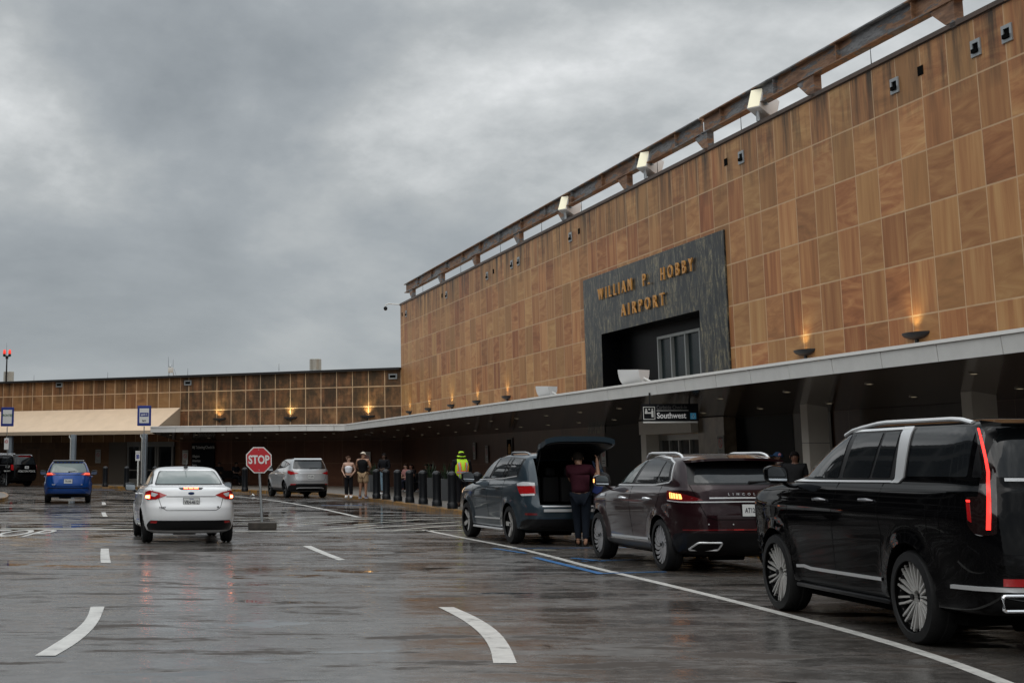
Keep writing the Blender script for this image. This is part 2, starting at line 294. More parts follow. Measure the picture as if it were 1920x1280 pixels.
class MB:
    """collects shapes into one mesh"""
    def __init__(s): s.v = []; s.f = []; s.m = []; s.uv = {}
    def add(s, vs, fs, mi=0, M=None):
        b = len(s.v)
        s.v += [tuple(M @ Vector(p)) if M is not None else tuple(p) for p in vs]
        for f in fs: s.f.append(tuple(b+i for i in f)); s.m.append(mi)
        return s
    def quad(s, a, b, c, d, mi=0, uv=None):
        s.add([a, b, c, d], [(0, 1, 2, 3)], mi)
        if uv: s.uv[len(s.f)-1] = uv
        return s
    def box(s, lo, hi, mi=0, M=None, bev=0.0):
        x0, y0, z0 = lo; x1, y1, z1 = hi
        if bev <= 0:
            vs = [(x0, y0, z0), (x1, y0, z0), (x1, y1, z0), (x0, y1, z0), (x0, y0, z1), (x1, y0, z1), (x1, y1, z1), (x0, y1, z1)]
            return s.add(vs, [(0, 3, 2, 1), (4, 5, 6, 7), (0, 1, 5, 4), (1, 2, 6, 5), (2, 3, 7, 6), (3, 0, 4, 7)], mi, M)
        bm = bmesh.new(); bmesh.ops.create_cube(bm, size=1.0)
        for v in bm.verts: v.co = Vector(((x0+x1)/2+v.co.x*(x1-x0), (y0+y1)/2+v.co.y*(y1-y0), (z0+z1)/2+v.co.z*(z1-z0)))
        bmesh.ops.bevel(bm, geom=bm.edges[:], offset=bev, segments=2, affect='EDGES', profile=.5)
        bm.verts.index_update(); s.add([v.co[:] for v in bm.verts], [[v.index for v in f.verts] for f in bm.faces], mi, M); bm.free(); return s
    def cyl(s, p0, p1, r0, r1=None, n=16, mi=0, caps=True, M=None):
        r1 = r0 if r1 is None else r1
        p0, p1 = Vector(p0), Vector(p1); d = (p1-p0).normalized()
        a = d.orthogonal().normalized(); b = d.cross(a)
        vs = []
        for p, r in ((p0, r0), (p1, r1)):
            for i in range(n):
                t = 2*math.pi*i/n; vs.append(p+a*math.cos(t)*r+b*math.sin(t)*r)
        fs = [(i, (i+1) % n, n+(i+1) % n, n+i) for i in range(n)]
        if caps: fs += [tuple(reversed(range(n))), tuple(range(n, 2*n))]
        return s.add(vs, fs, mi, M)
    def tube(s, pts, r, n=8, mi=0, M=None, flat=1.0, caps=True):
        pts = [Vector(p) for p in pts]; vs = []; k = len(pts)
        up0 = Vector((0, 0, 1))
        for i, p in enumerate(pts):
            d = (pts[min(i+1, k-1)]-pts[max(i-1, 0)]).normalized()
            a = d.cross(up0)
            a = a.normalized() if a.length > 1e-4 else Vector((1, 0, 0))
            b = a.cross(d)
            rr = r[i] if isinstance(r, (list, tuple)) else r
            for j in range(n):
                t = 2*math.pi*j/n; vs.append(p+a*math.cos(t)*rr+b*math.sin(t)*rr*flat)
        fs = [(i*n+j, i*n+(j+1) % n, (i+1)*n+(j+1) % n, (i+1)*n+j) for i in range(k-1) for j in range(n)]
        if caps: fs += [tuple(reversed(range(n))), tuple(range((k-1)*n, k*n))]
        return s.add(vs, fs, mi, M)
    def lathe(s, prof, n=24, mi=0, M=None, caps=True):
        """profile of (r, z) about Z"""
        vs = [(r*math.cos(2*math.pi*i/n), r*math.sin(2*math.pi*i/n), z) for (r, z) in prof for i in range(n)]
        k = len(prof)
        fs = [(i*n+j, i*n+(j+1) % n, (i+1)*n+(j+1) % n, (i+1)*n+j) for i in range(k-1) for j in range(n)]
        if caps:
            if prof[0][0] > 1e-5: fs.append(tuple(reversed(range(n))))
            if prof[-1][0] > 1e-5: fs.append(tuple(range((k-1)*n, k*n)))
        return s.add(vs, fs, mi, M)
    def prism(s, poly, d, mi=0, M=None):
        """poly of (x, y) extruded from z 0 to d"""
        n = len(poly); vs = [(x, y, 0) for x, y in poly]+[(x, y, d) for x, y in poly]
        fs = [tuple(reversed(range(n))), tuple(range(n, 2*n))]+[(i, (i+1) % n, n+(i+1) % n, n+i) for i in range(n)]
        return s.add(vs, fs, mi, M)
    def build(s, name, mats, parent=None, smooth=False, angle=35, uvworld=None):
        me = bpy.data.meshes.new(name); me.from_pydata([tuple(v) for v in s.v], [], s.f)
        for m in (mats if isinstance(mats, (list, tuple)) else [mats]): me.materials.append(m)
        me.polygons.foreach_set('material_index', s.m)
        if s.uv:
            l = me.uv_layers.new(name='UVMap')
            for fi, uv in s.uv.items():
                p = me.polygons[fi]
                for k, li in enumerate(p.loop_indices): l.data[li].uv = uv[k]
        me.validate(); bm = bmesh.new(); bm.from_mesh(me)
        if not s.uv: bmesh.ops.recalc_face_normals(bm, faces=bm.faces[:])
        bm.to_mesh(me); bm.free()
        if smooth: me.shade_smooth(); me.set_sharp_from_angle(angle=R(angle))
        return link(bpy.data.objects.new(name, me), parent)

def text(name, body, size, m, parent=None, M=None, extrude=.002, offset=0.0, align='CENTER', sx=1.0, sy=1.0, spacing=1.0):
    c = bpy.data.curves.new(name, 'FONT'); c.body = body; c.size = size; c.extrude = extrude; c.offset = offset
    c.align_x = align; c.align_y = 'CENTER'; c.resolution_u = 3; c.space_character = spacing
    o = bpy.data.objects.new(name, c); COL.objects.link(o)
    bpy.context.view_layer.update()
    me = bpy.data.meshes.new_from_object(o.evaluated_get(bpy.context.evaluated_depsgraph_get()))
    bpy.data.objects.remove(o); bpy.data.curves.remove(c)
    T = (M if M is not None else Matrix()) @ Matrix.Diagonal((sx, sy, 1, 1))
    me.transform(T); me.materials.clear(); me.materials.append(m)
    return link(bpy.data.objects.new(name, me), parent)
def frame(origin, xdir, ydir):
    x = Vector(xdir).normalized(); y = Vector(ydir).normalized(); z = x.cross(y)
    M = Matrix((x, y, z)).transposed().to_4x4(); M.translation = Vector(origin); return M
UP = Vector((0, 0, 1))

# ------------------------------------------------------------------ GROUND
g = MB(); g.quad((-300, -60, 0), (300, -60, 0), (300, 400, 0), (-300, 400, 0))
tag(g.build('road', m_asphalt), kind='structure')

KERB = [(-30, 134), (-19.55, 108.4), (-17.4, 102.6), (-11.9, 91.2), (-10.0, 88.8), (-3.5, 80.9), (.8, 72.6), (2.2, 65.6), (2.8, 61.0), (3.6, 54.3), (4.45, 48.2), (6.30, 34.7), (7.45, 26.5), (8.9, 16), (10.6, 4), (13, -14)]
KH = .13
def dense(pl, step=.8):
    out = []
    for a, b in zip(pl[:-1], pl[1:]):
        n = max(1, int(math.dist(a, b)/step))
        out += [(a[0]+(b[0]-a[0])*i/n, a[1]+(b[1]-a[1])*i/n) for i in range(n)]
    return out+[pl[-1]]
def smooth_pl(pl, it=2):
    for _ in range(it):
        q = [pl[0]]
        for a, b in zip(pl[:-1], pl[1:]):
            q += [(a[0]*.75+b[0]*.25, a[1]*.75+b[1]*.25), (a[0]*.25+b[0]*.75, a[1]*.25+b[1]*.75)]
        pl = q+[pl[-1]]
    return pl
KS = smooth_pl(KERB)
def offs(pl, d):
    out = []
    for i, p in enumerate(pl):
        a = pl[max(i-1, 0)]; b = pl[min(i+1, len(pl)-1)]
        tx, ty = b[0]-a[0], b[1]-a[1]; L = math.hypot(tx, ty) or 1
        out.append((p[0]+ty/L*-d, p[1]+tx/L*d))      # left of travel = lot is right-hand; d>0 goes towards the building
    return out
KI = offs(KS, .16)
k = MB()
for i in range(len(KS)-1):
    a, b, c, d = KS[i], KS[i+1], KI[i+1], KI[i]
    k.quad((*a, 0), (*b, 0), (*b, KH-.02), (*a, KH-.02)); k.quad((*a, KH-.02), (*b, KH-.02), (*c, KH), (*d, KH))
tag(k.build('kerb', m_yellow), kind='structure')
s_ = MB()
for i in range(len(KI)-1):
    a, b = KI[i], KI[i+1]
    s_.quad((*a, KH-.003), (*b, KH-.003), (b[0]+40, b[1]+30, KH-.003), (a[0]+40, a[1]+30, KH-.003))
tag(s_.build('pavement', m_conc), kind='structure')

def ribbon(name, pts, wd, m, z=.004, label=None):
    b = MB(); L = offs(pts, wd/2); Rr = offs(pts, -wd/2)
    for i in range(len(pts)-1): b.quad((*L[i], z), (*L[i+1], z), (*Rr[i+1], z), (*Rr[i], z))
    return tag(b.build(name, m), kind='structure')
xy = lambda x, y: tuple(G(x, y)[:2])
ribbon('lane_line', smooth_pl([xy(*p) for p in [(440, 930), (500, 936), (560, 945), (620, 957), (672, 969)]]), .14, m_white)
ribbon('lane_line', smooth_pl([xy(*p) for p in [(795, 993), (868, 1008), (960, 1025), (1035, 1043), (1100, 1061), (1200, 1084), (1300, 1108), (1400, 1133), (1500, 1159), (1600, 1185), (1700, 1214), (1800, 1247), (1930, 1298)]]), .135, m_white)
def patch(name, pts, m, z=.004):
    b = MB(); b.add([(*xy(*p), z) for p in pts], [tuple(range(len(pts)))]); return tag(b.build(name, m), kind='structure')
def dash(L, Rr):
    b = MB(); L = smooth_pl([xy(*p) for p in L]); Rr = smooth_pl([xy(*p) for p in Rr])
    for i in range(len(L)-1): b.quad((*L[i], .004), (*L[i+1], .004), (*Rr[i+1], .004), (*Rr[i], .004))
    return tag(b.build('lane_dash', m_white), kind='structure')
dash([(170, 1137), (163, 1160), (140, 1182), (105, 1205), (65, 1229)], [(196, 1137), (188, 1160), (172, 1182), (142, 1207), (104, 1229)])
dash([(822, 1138), (862, 1158), (897, 1183), (919, 1212), (925, 1243)], [(851, 1138), (897, 1158), (935, 1183), (957, 1212), (969, 1243)])
dash([(189, 1028), (188, 1042), (189, 1055)], [(204, 1028), (205, 1042), (208, 1055)])
dash([(567, 1023), (600, 1037), (634, 1050)], [(583, 1023), (613, 1036), (648, 1049)])
dash([(190, 960), (191, 964), (193, 968)], [(198, 960), (199, 964), (202, 968)])
dash([(191, 941), (191, 943), (191, 946)], [(197, 941), (198, 943), (199, 946)])
# crossing lines
for (a, b, wd) in [((0, 967.5), (255, 968.5), .12), ((440, 970), (900, 969.5), .14), ((0, 991), (250, 992), .34), ((440, 996), (868, 994), .22), ((0, 979), (120, 982), .12), ((130, 984), (260, 986), .10), ((0, 973.5), (250, 975), .1),
                   ((446, 975.5), (514, 971), .10), ((446, 982), (562, 976.5), .10), ((518, 985.5), (664, 977), .12), ((600, 993), (704, 984), .12), ((565, 978.5), (700, 972), .10), ((672, 991), (865, 977), .12), ((740, 993.5), (868, 983), .12), ((664, 983), (790, 973.5), .10), ((700, 976), (850, 971.5), .1)]:
    ribbon('crossing_line', dense([xy(*a), xy(*b)], 1.0), wd, m_worn)
for (a, b, wd) in [((925, 1028), (985, 1037), .10), ((1003, 1045), (1128, 1076), .13), ((1130, 1075), (1248, 1072), .10), ((1072, 1046), (1130, 1052), .12), ((1090, 1052), (1200, 1049), .08), ((960, 1028), (1240, 1026), .07), ((602, 947.5), (680, 947), .25), ((170, 918), (215, 918), .5)]:
    ribbon('parking_bay_line', dense([xy(*a), xy(*b)], 1.0), wd, m_blue, z=.008)
ribbon('pavement_joint', dense([xy(-20, 1049.5), xy(480, 1047.5), xy(1040, 1044), xy(1400, 1039)], 2.0), .035, mat('joint_tar', (.012, .012, .012), .5), z=.006)
# worn painted word on the far left
t_ = text('road_lettering', 'STOP', 2.6, m_white, None, frame((-6.62, 34.75, .004), (1, .02, 0), (0, 1, 0)), 0.0, .02, sx=.32, sy=1.7); tag(t_, kind='structure')
ribbon('road_lettering', [xy(1000, 1030), xy(1042, 1031)], .12, m_worn)
# raised island tip at the left edge
isl = [xy(16, 934), xy(14, 931), xy(8, 928.5), xy(-40, 925), xy(-200, 926), xy(-200, 960), xy(-30, 944), xy(8, 940), xy(14, 937.5)]
b = MB(); b.prism(isl, .15); io = b.build('traffic_island_kerb', m_yellow); tag(io, kind='structure')
ci = Vector((sum(p[0] for p in isl)/9, sum(p[1] for p in isl)/9)); b = MB(); b.prism([((p[0]-ci.x)*.93+ci.x, (p[1]-ci.y)*.88+ci.y) for p in isl], .004, M=Matrix.Translation((0, 0, .15))); tag(b.build('traffic_island_pavement', m_conc), kind='structure')

# ------------------------------------------------------------------ MAIN BUILDING
ZT = 10.25
main = empty('terminal_building', C0, 0, 'tall sandstone clad airport terminal with black marble entrance surround and bronze lettering', 'building')
def wl(u, off, z): return WP(u, off, z)-C0
def wrect(b, u0, u1, z0, z1, off=0.0, mi=0):
    b.quad(wl(u0, off, z0), wl(u1, off, z0), wl(u1, off, z1), wl(u0, off, z1), mi, [(u0, z0), (u1, z0), (u1, z1), (u0, z1)])
b = MB()
wrect(b, 0, 33.2, 2.72, ZT); wrect(b, 45.6, 82, 2.72, ZT); wrect(b, 33.2, 45.6, 7.86, ZT)
# end and back so it is a real block
b.quad(wl(0, 0, 0), wl(0, -18, 0), wl(0, -18, ZT), wl(0, 0, ZT), 0, [(0, 0), (18, 0), (18, ZT), (0, ZT)])
b.quad(wl(0, 0, ZT), wl(82, 0, ZT), wl(82, -18, ZT), wl(0, -18, ZT), 0, [(0, 0), (.1, 0), (.1, .1), (0, .1)])
b.quad(wl(82, 0, 0), wl(82, -18, 0), wl(82, -18, ZT), wl(82, 0, ZT), 0, [(0, 0), (18, 0), (18, ZT), (0, ZT)])
b.build('wall', m_main, main)
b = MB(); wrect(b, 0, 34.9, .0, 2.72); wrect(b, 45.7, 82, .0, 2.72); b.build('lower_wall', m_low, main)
def wbox(b, u0, u1, o0, o1, z0, z1, mi=0, origin=None, bev=0.0):
    M = frame(WP(0, 0, 0)-(origin if origin is not None else C0), DV, NV)   # local x=u, y=off, z=-up?
    M = Matrix.Translation(-(origin if origin is not None else C0)) @ Matrix.Translation(C0) @ Matrix(((DV.x, NV.x, 0, 0), (DV.y, NV.y, 0, 0), (0, 0, 1, 0), (0, 0, 0, 1)))
    b.box((u0, o0, z0), (u1, o1, z1), mi, M, bev)
b = MB()
for i in range(59):
    u0 = -.05+i*1.4; wbox(b, u0, u0+1.392, -.35, .05, ZT+.003, ZT+.10)
wbox(b, -.05, 82, -.3, .012, ZT-.02, ZT+.002)
b.build('coping', mat('dark_coping', (.075, .045, .03), .5, noise=.35, nscale=1.0), main)
b = MB()
def mrect(u0, u1, z0, z1, off=.05): wrect(b, u0, u1, z0, z1, off)
mrect(33.2, 35.0, 2.5, 7.86); mrect(43.65, 45.6, 2.5, 7.86); mrect(35.0, 43.65, 5.82, 7.86)
for (u0, u1, z0, z1) in ((33.2, 33.2, 2.5, 7.86), (45.6, 45.6, 2.5, 7.86)):
    b.quad(wl(u0, 0, z0), wl(u0, .05, z0), wl(u0, .05, z1), wl(u0, 0, z1), 0, [(0, z0), (.05, z0), (.05, z1), (0, z1)])
b.quad(wl(33.2, .05, 7.86), wl(45.6, .05, 7.86), wl(45.6, -.02, 7.86), wl(33.2, -.02, 7.86), 0, [(0, 0), (12, 0), (12, .05), (0, .05)])
b.build('marble_surround', m_marble, main); b = MB()
b.quad(wl(35, .05, 2.5), wl(35, -.6, 2.5), wl(35, -.6, 5.82), wl(35, .05, 5.82), 0, [(0, 2.5), (.65, 2.5), (.65, 5.8), (0, 5.8)])
b.quad(wl(43.65, .05, 2.5), wl(43.65, -.6, 2.5), wl(43.65, -.6, 5.82), wl(43.65, .05, 5.82), 0, [(0, 2.5), (.65, 2.5), (.65, 5.8), (0, 5.8)])
b.quad(wl(35, .05, 5.82), wl(43.65, .05, 5.82), wl(43.65, -.6, 5.82), wl(35, -.6, 5.82), 0, [(35, 0), (43.65, 0), (43.65, .65), (35, .65)])
wrect(b, 35, 38.7, 2.5, 5.82, -.6); wrect(b, 42.2, 43.65, 2.5, 5.82, -.6); wrect(b, 38.7, 42.2, 5.44, 5.82, -.6); wrect(b, 38.7, 42.2, 2.4, 2.8, -.6)
b.build('recess_lining', mat('darkened_black_stone', (.003, .003, .0035), .35, spec=.04), main)  # black marble in a darker copy, recess shade put into its colour
wf = MB()
for u in (38.74, 39.86, 41.02, 42.16): wbox(wf, u-.04, u+.04, -.66, -.52, 2.8, 5.44)
wbox(wf, 38.7, 42.2, -.655, -.525, 5.36, 5.443); wbox(wf, 38.7, 42.2, -.655, -.525, 2.8, 2.88)
wfo = wf.build('window', mat('window_frame_grey', (.30, .31, .30), .4, .3), main)
p = MB(); wrect(p, 38.7, 42.2, 2.8, 5.44, -.62); p.build('pane', mat('dark_window_glass', (.003, .010, .012), .25, spec=.15), wfo)
# letters
for body, uc, z, wd, h in (('WILLIAM  P.  HOBBY', 39.2, 7.15, 8.5, .39), ('AIRPORT', 39.17, 6.39, 3.85, .39)):
    M = frame(wl(uc, .10, z), DV, UP)
    o = text('lettering', body, .5, m_gold, main, M, .022, .003, spacing=1.9)
    xs = [(M.inverted() @ v.co).x for v in o.data.vertices]; ys = [(M.inverted() @ v.co).y for v in o.data.vertices]
    sx_, sy_ = wd/(max(xs)-min(xs)), h/(max(ys)-min(ys)); o.data.transform(M @ Matrix.Diagonal((sx_, sy_, 1, 1)) @ M.inverted())
    bm = bmesh.new(); bm.from_mesh(o.data); bmesh.ops.remove_doubles(bm, verts=bm.verts[:], dist=1e-5); bm.verts.ensure_lookup_table(); seen = set()
    for v in bm.verts:
        if v.index in seen: continue
        isl_ = [v]; seen.add(v.index); st_ = [v]
        while st_:
            for e_ in st_.pop().link_edges:
                for w_ in e_.verts:
                    if w_.index not in seen: seen.add(w_.index); isl_.append(w_); st_.append(w_)
        mp_ = {w_.index: i_ for i_, w_ in enumerate(isl_)}; fs_ = {f_ for w_ in isl_ for f_ in w_.link_faces}
        lb = MB(); lb.add([w_.co[:] for w_ in isl_], [[mp_[w_.index] for w_ in f_.verts] for f_ in fs_]); lb.build('letter', m_gold, main)
    bm.free(); bpy.data.objects.remove(o)
# vents
VENT = [(.55, 0), (1.7, 1), (10.65, 0), (11.67, 1), (19.68, 1), (20.75, 0), (23.75, 1), (24.79, 1), (31.8, 1), (32.8, 0), (45.91, 0), (46.94, 1), (55.04, 1), (56.11, 0), (58.19, 1), (59.25, 1), (64.2, 1), (65.2, 0)]
for u, fr in VENT:
    b = MB()
    if fr:
        z = 9.63
        for (a0, a1, c0, c1) in ((-.17, .17, .10, .17), (-.17, .17, -.17, -.10), (-.17, -.10, -.10, .10), (.10, .17, -.10, .10)): wbox(b, u+a0, u+a1, 0, .03, z+c0, z+c1)
        v = b.build('vent', mat('vent_metal', (.34, .36, .37), .4, .5), main)
        d = MB(); wbox(d, u-.10, u+.10, .002, .07, z-.10, z-.02); wbox(d, u-.1, u+.1, .001, .006, z-.1, z+.1); d.build('vent_opening', m_void, v)
    else:
        wbox(b, u-.12, u+.10, .002, .010, 9.60, 9.80); b.build('vent', m_void, main)
# ground floor entrance under the canopy
for ua, ub in ((34.9, 39.7), (45.75, 49.2)): b = MB(); wrect(b, ua, ub, 0, 2.72, .03); b.build('marble_panel', mat('darkened_black_stone', (.003, .003, .0035), .35, spec=.04), main)
b = MB(); wbox(b, 39.7, 43.88, -.02, .55, 2.36, 2.76); wbox(b, 39.7, 40.15, -.02, .5, .13, 2.357); b.build('entrance_portal', m_wcol, main)
dr = MB()
for u in (40.2, 41.0, 41.75, 42.6, 43.5): wbox(dr, u-.035, u+.035, .02, .10, .13, 2.18)
wbox(dr, 40.15, 43.86, .015, .105, 2.18, 2.35)
dro = dr.build('door', mat('door_frame_metal', (.30, .29, .27), .35, .6), main)
b = MB(); wbox(b, 40.15, 43.86, .0, .03, .13, 2.18); b.build('pane', mat('dark_door_glass', (.01, .011, .012), .06), dro)
b = MB(); wbox(b, 43.9, 45.7, -.02, .35, .13, 2.75); b.build('marble_pillar', mat('brown_veined_marble', (.13, .10, .07), .25, noise=.6, nscale=2.2), main)
b = MB(); wrect(b, 49.25, 51.2, 0, 2.72, .04); wrect(b, 52.6, 57.4, 0, 2.72, .04); b.build('timber_panel', mat('dark_timber', (.05, .035, .022), .35, noise=.3, nscale=3), main)
for u in (51.36, 58.07, 64.8):
    b = MB(); wbox(b, u+.3, u+.65, .5, 1.0, .13, 2.86); wbox(b, u+.298, u+.652, .499, 1.002, 1.98, 1.99, 1)
    b.build('column', [m_wcol, m_ink], main)
b = MB(); wbox(b, 22.45, 23.3, .02, .06, 1.75, 2.5); po = b.build('poster_frame', mat('poster_frame_metal', (.10, .09, .08), .4, .5), main)
b = MB(); wbox(b, 22.53, 23.22, .055, .064, 1.81, 2.44); po2 = b.build('poster', m_void, po)
b = MB(); wbox(b, 22.68, 23.08, .062, .068, 1.85, 2.15); wbox(b, 22.76, 23.0, .062, .0675, 2.15, 2.25); b.build('poster_print', mat('poster_orange', (.45, .2, .03), .6), po2)
# rusty crane rail above the parapet
PO = -.05
rail = empty('rooftop_steel_beam', WP(0, PO, ZT), 0, 'long rusty steel I-beam on short posts above the tall sandstone parapet', 'steel beam')
ro = WP(0, PO, ZT)
b = MB(); us = [1.55]+[3.5+6.85*i for i in range(0, 12)]
for j in range(2):
    u0, u1 = (1.55, 44.3) if j == 0 else (44.42, 82)
    dz = 0 if j == 0 else .0
    wbox(b, u0, u1, PO-.13, PO+.13, 10.80, 10.83, 0, ro); wbox(b, u0, u1, PO-.016, PO+.016, 10.831, 11.25, 0, ro); wbox(b, u0, u1, PO-.15, PO+.15, 11.251, 11.285, 0, ro)
for u in np.arange(5.0, 80, 3.4): wbox(b, u, u+.02, PO-.12, PO+.12, 10.835, 11.245, 0, ro)
b.build('beam', m_rust, rail)
for u in [3.5, 10.65, 17.8, 25.0, 31.2, 38.0, 44.7, 51.3, 57.5, 59.4, 65.5, 72]:
    b = MB(); wbox(b, u-.10, u+.10, PO-.10, PO+.10, ZT, 10.798, 0, ro)
    M = Matrix.Translation(-ro) @ Matrix.Translation(C0) @ Matrix(((DV.x, NV.x, 0, 0), (DV.y, NV.y, 0, 0), (0, 0, 1, 0), (0, 0, 0, 1)))
    for oy in (-.09, .075):
        P3 = [(u-.10, oy+PO, 10.798), (u-.82, oy+PO, 10.798), (u-.74, oy+PO, 10.70), (u-.28, oy+PO, 10.37), (u-.10, oy+PO, 10.37)]
        b.add(P3+[(x, y+.015, z) for x, y, z in P3], [(0, 1, 2, 3, 4), (9, 8, 7, 6, 5), (0, 5, 6, 1), (1, 6, 7, 2), (2, 7, 8, 3), (3, 8, 9, 4), (4, 9, 5, 0)], 0, M)
    P3 = [(u-.74, PO-.09, 10.70), (u-.74, PO+.09, 10.70), (u-.28, PO+.09, 10.37), (u-.28, PO-.09, 10.37)]
    b.add(P3, [(0, 1, 2, 3)], 0, M)
    b.build('bracket_post', m_rust, rail)
ROD = [5.9, 14.5, 21.8, 28, 33, 40.6, 46.9, 54, 61, 68]
for i, u in enumerate(ROD):
    b = MB(); b.cyl((0, 0, 0), (0, 0, .42), .012, .006, 6); o = b.build('lightning_rod', m_dark); o.location = WP(u, -.05, ZT+.1)
    tag(o, 'thin lightning rod standing on the tall sandstone parapet', 'lightning rod', 'lightning rods along the roof edges')

# flood lights on the parapet
fl = empty('flood_light', (0, 0, 0), 0)
b = MB(); b.box((-.21, -.30, .28), (.21, .44, .88), 0, Matrix.Rotation(R(-22), 4, 'X') @ Matrix.Translation((0, 0, -.05)), .04); b.build('housing', mat('white_lamp_housing', (.62, .62, .62), .4), fl, True)
b = MB(); b.box((-.18, -.312, .31), (.18, -.302, .85), 0, Matrix.Rotation(R(-22), 4, 'X') @ Matrix.Translation((0, 0, -.05))); b.build('lens', mat('lit_flood_lens', (.9, .85, .6), .2, emit=(1, .92, .78), estr=.22), fl)
b = MB(); b.cyl((0, 0, 0), (0, 0, .42), .05, n=12); b.box((-.32, -.03, .38), (.32, .03, .46)); b.build('stand', m_steel, fl)
FW = ['first flood light on the parapet from the far left, nearest the building corner', 'middle one of three white flood lights along the parapet', 'white flood light on the parapet nearest the camera, highest in view']
for i, u in enumerate((31.4, 39.8, 48.2)):
    o = fl if i == 0 else copy_tree(fl)
    o.location = WP(u, .05, ZT+.1); o.rotation_euler = (0, 0, math.atan2(NV.y, NV.x)+R(90)+R(30))
    tag(o, FW[i], 'flood light', 'white flood lights along the parapet')
# camera on the corner
sc_ = empty('security_camera', WP(-.02, .1, ZT-.05), 0, 'white dome security camera on an arm at the tall roof corner', 'camera')
b = MB(); b.tube([(.2, -.1, .15), (0, 0, .12), (-.55, 0, .16), (-.72, 0, .10), (-.74, 0, -.02)], .035, 8); b.build('arm', m_signw, sc_, True)
b = MB(); b.lathe([(.0, -.16), (.08, -.13), (.11, -.05), (.11, .02), (.05, .08), (0, .09)], 16, M=Matrix.Translation((-.74, 0, -.08))); b.build('dome', m_dark, sc_, True)

# ------------------------------------------------------------------ WALL SCONCES
def sconce():
    e = empty('wall_sconce', (0, 0, 0))
    b = MB(); n = 14; prof = []
    for j, (r, z) in enumerate([(.30, .0), (.30, -.05), (.26, -.13), (.17, -.20), (.05, -.235)]):
        for i in range(n+1):
            a = math.pi*i/n; prof.append((r*1.6*math.cos(a), r*.8*math.sin(a), z*.62))
    fs = [(j*(n+1)+i, j*(n+1)+i+1, (j+1)*(n+1)+i+1, (j+1)*(n+1)+i) for j in range(4) for i in range(n)]
    b.add(prof, fs); b.add([p for p in prof[-(n+1):]], [tuple(range(n+1))])
    b.add([(.48, .004, 0), (-.48, .004, 0), (-.08, .004, -.146), (.08, .004, -.146)], [(0, 1, 2, 3)])
    b.box((-.04, 0, -.26), (.04, .05, -.13))
    b.build('shade', mat('black_sconce_metal', (.018, .018, .02), .4), e, True, 50)
    l = MB(); l.box((-.07, .06, -.03), (.07, .12, -.008)); l.build('bulb', mat('lit_sconce_bulb', (1, .7, .3), .3, emit=(1, .80, .40), estr=4), e)
    ld = bpy.data.lights.new('lamp', 'SPOT'); ld.energy = 30; ld.color = (1, .84, .42); ld.spot_size = R(110); ld.spot_blend = 1.0; ld.shadow_soft_size = .04
    lo = bpy.data.objects.new('lamp', ld); link(lo, e); lo.location = (0, .22, .0); lo.rotation_euler = (R(180+6), 0, 0)
    return e
sc0 = sconce(); used = False
SL = ['wall sconce just right of the inner corner where the walls meet', 'second wall sconce from the corner on the tall wall', 'third wall sconce from the corner on the tall wall', 'fourth wall sconce from the corner on the tall wall', 'fifth wall sconce from the corner, left of the white flood light', 'lit wall sconce on the tall wall right of the black marble surround', 'largest lit wall sconce, farthest right above the white canopy']
for i, u in enumerate((2.39, 7.29, 12.45, 17.49, 22.58, 50.07, 55.23)):
    o = sc0 if i == 0 else copy_tree(sc0); o.location = WP(u, .0, 4.24); o.rotation_euler = (0, 0, math.atan2(NV.y, NV.x)-math.pi/2)
    tag(o, SL[i], 'wall sconce', 'uplight sconces on the sandstone walls')
    for c in o.children:
        if c.type == 'LIGHT' and i < 5: c.data = c.data.copy(); c.data.energy = 20

# ------------------------------------------------------------------ WING BUILDING
A0 = C0.copy(); A1 = Vector((-7.54, 95.5, 0)); A2 = Vector((-30.5, 109.6, 0))
ZW = 6.62
wing = empty('terminal_wing', A1, 0, 'low stained sandstone terminal wing behind the parked cars at left', 'building')
b = MB()
def vrect(b, p, q, z0, z1, o, mi=0, un=0.0, off=0.0, t0=0.0, t1=1.0):
    d = (q-p); L = d.length; n = Vector((d.y, -d.x, 0)).normalized()      # off towards the lot (negative Y side)
    n = (n if n.y < 0 else -n)*off
    a = p+d*t0+n-o; c = p+d*t1+n-o
    b.quad(a+UP*z0, c+UP*z0, c+UP*z1, a+UP*z1, mi, [(un+L*t0, z0), (un+L*t1, z0), (un+L*t1, z1), (un+L*t0, z1)])
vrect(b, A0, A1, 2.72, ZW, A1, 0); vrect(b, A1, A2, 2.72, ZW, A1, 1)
bk = Vector((14, 22, 0))
b.quad(A0-A1+UP*ZW, A1-A1+UP*ZW, bk+UP*ZW, A0-A1+bk+UP*ZW, 0, [(0, 0)]*4); b.quad(UP*ZW, A2-A1+UP*ZW, A2-A1+bk+UP*ZW, bk+UP*ZW, 0, [(0, 0)]*4)
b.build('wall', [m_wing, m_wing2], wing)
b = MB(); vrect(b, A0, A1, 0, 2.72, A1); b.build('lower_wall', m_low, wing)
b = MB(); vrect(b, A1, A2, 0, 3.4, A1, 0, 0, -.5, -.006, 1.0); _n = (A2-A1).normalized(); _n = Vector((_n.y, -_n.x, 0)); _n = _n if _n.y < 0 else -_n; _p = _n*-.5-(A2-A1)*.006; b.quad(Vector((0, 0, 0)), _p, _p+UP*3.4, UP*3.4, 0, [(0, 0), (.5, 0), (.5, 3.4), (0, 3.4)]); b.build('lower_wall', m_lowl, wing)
def along(p, q, t, off=0.0):
    d = (q-p).normalized(); n = Vector((d.y, -d.x, 0)); n = n if n.y < 0 else -n
    return p+(q-p)*t+n*off
def segframe(p, q, t, off, z):
    d = (p-q).normalized()    # pointing right in view
    return frame(along(p, q, t, off)+UP*z, d, UP)
b = MB()
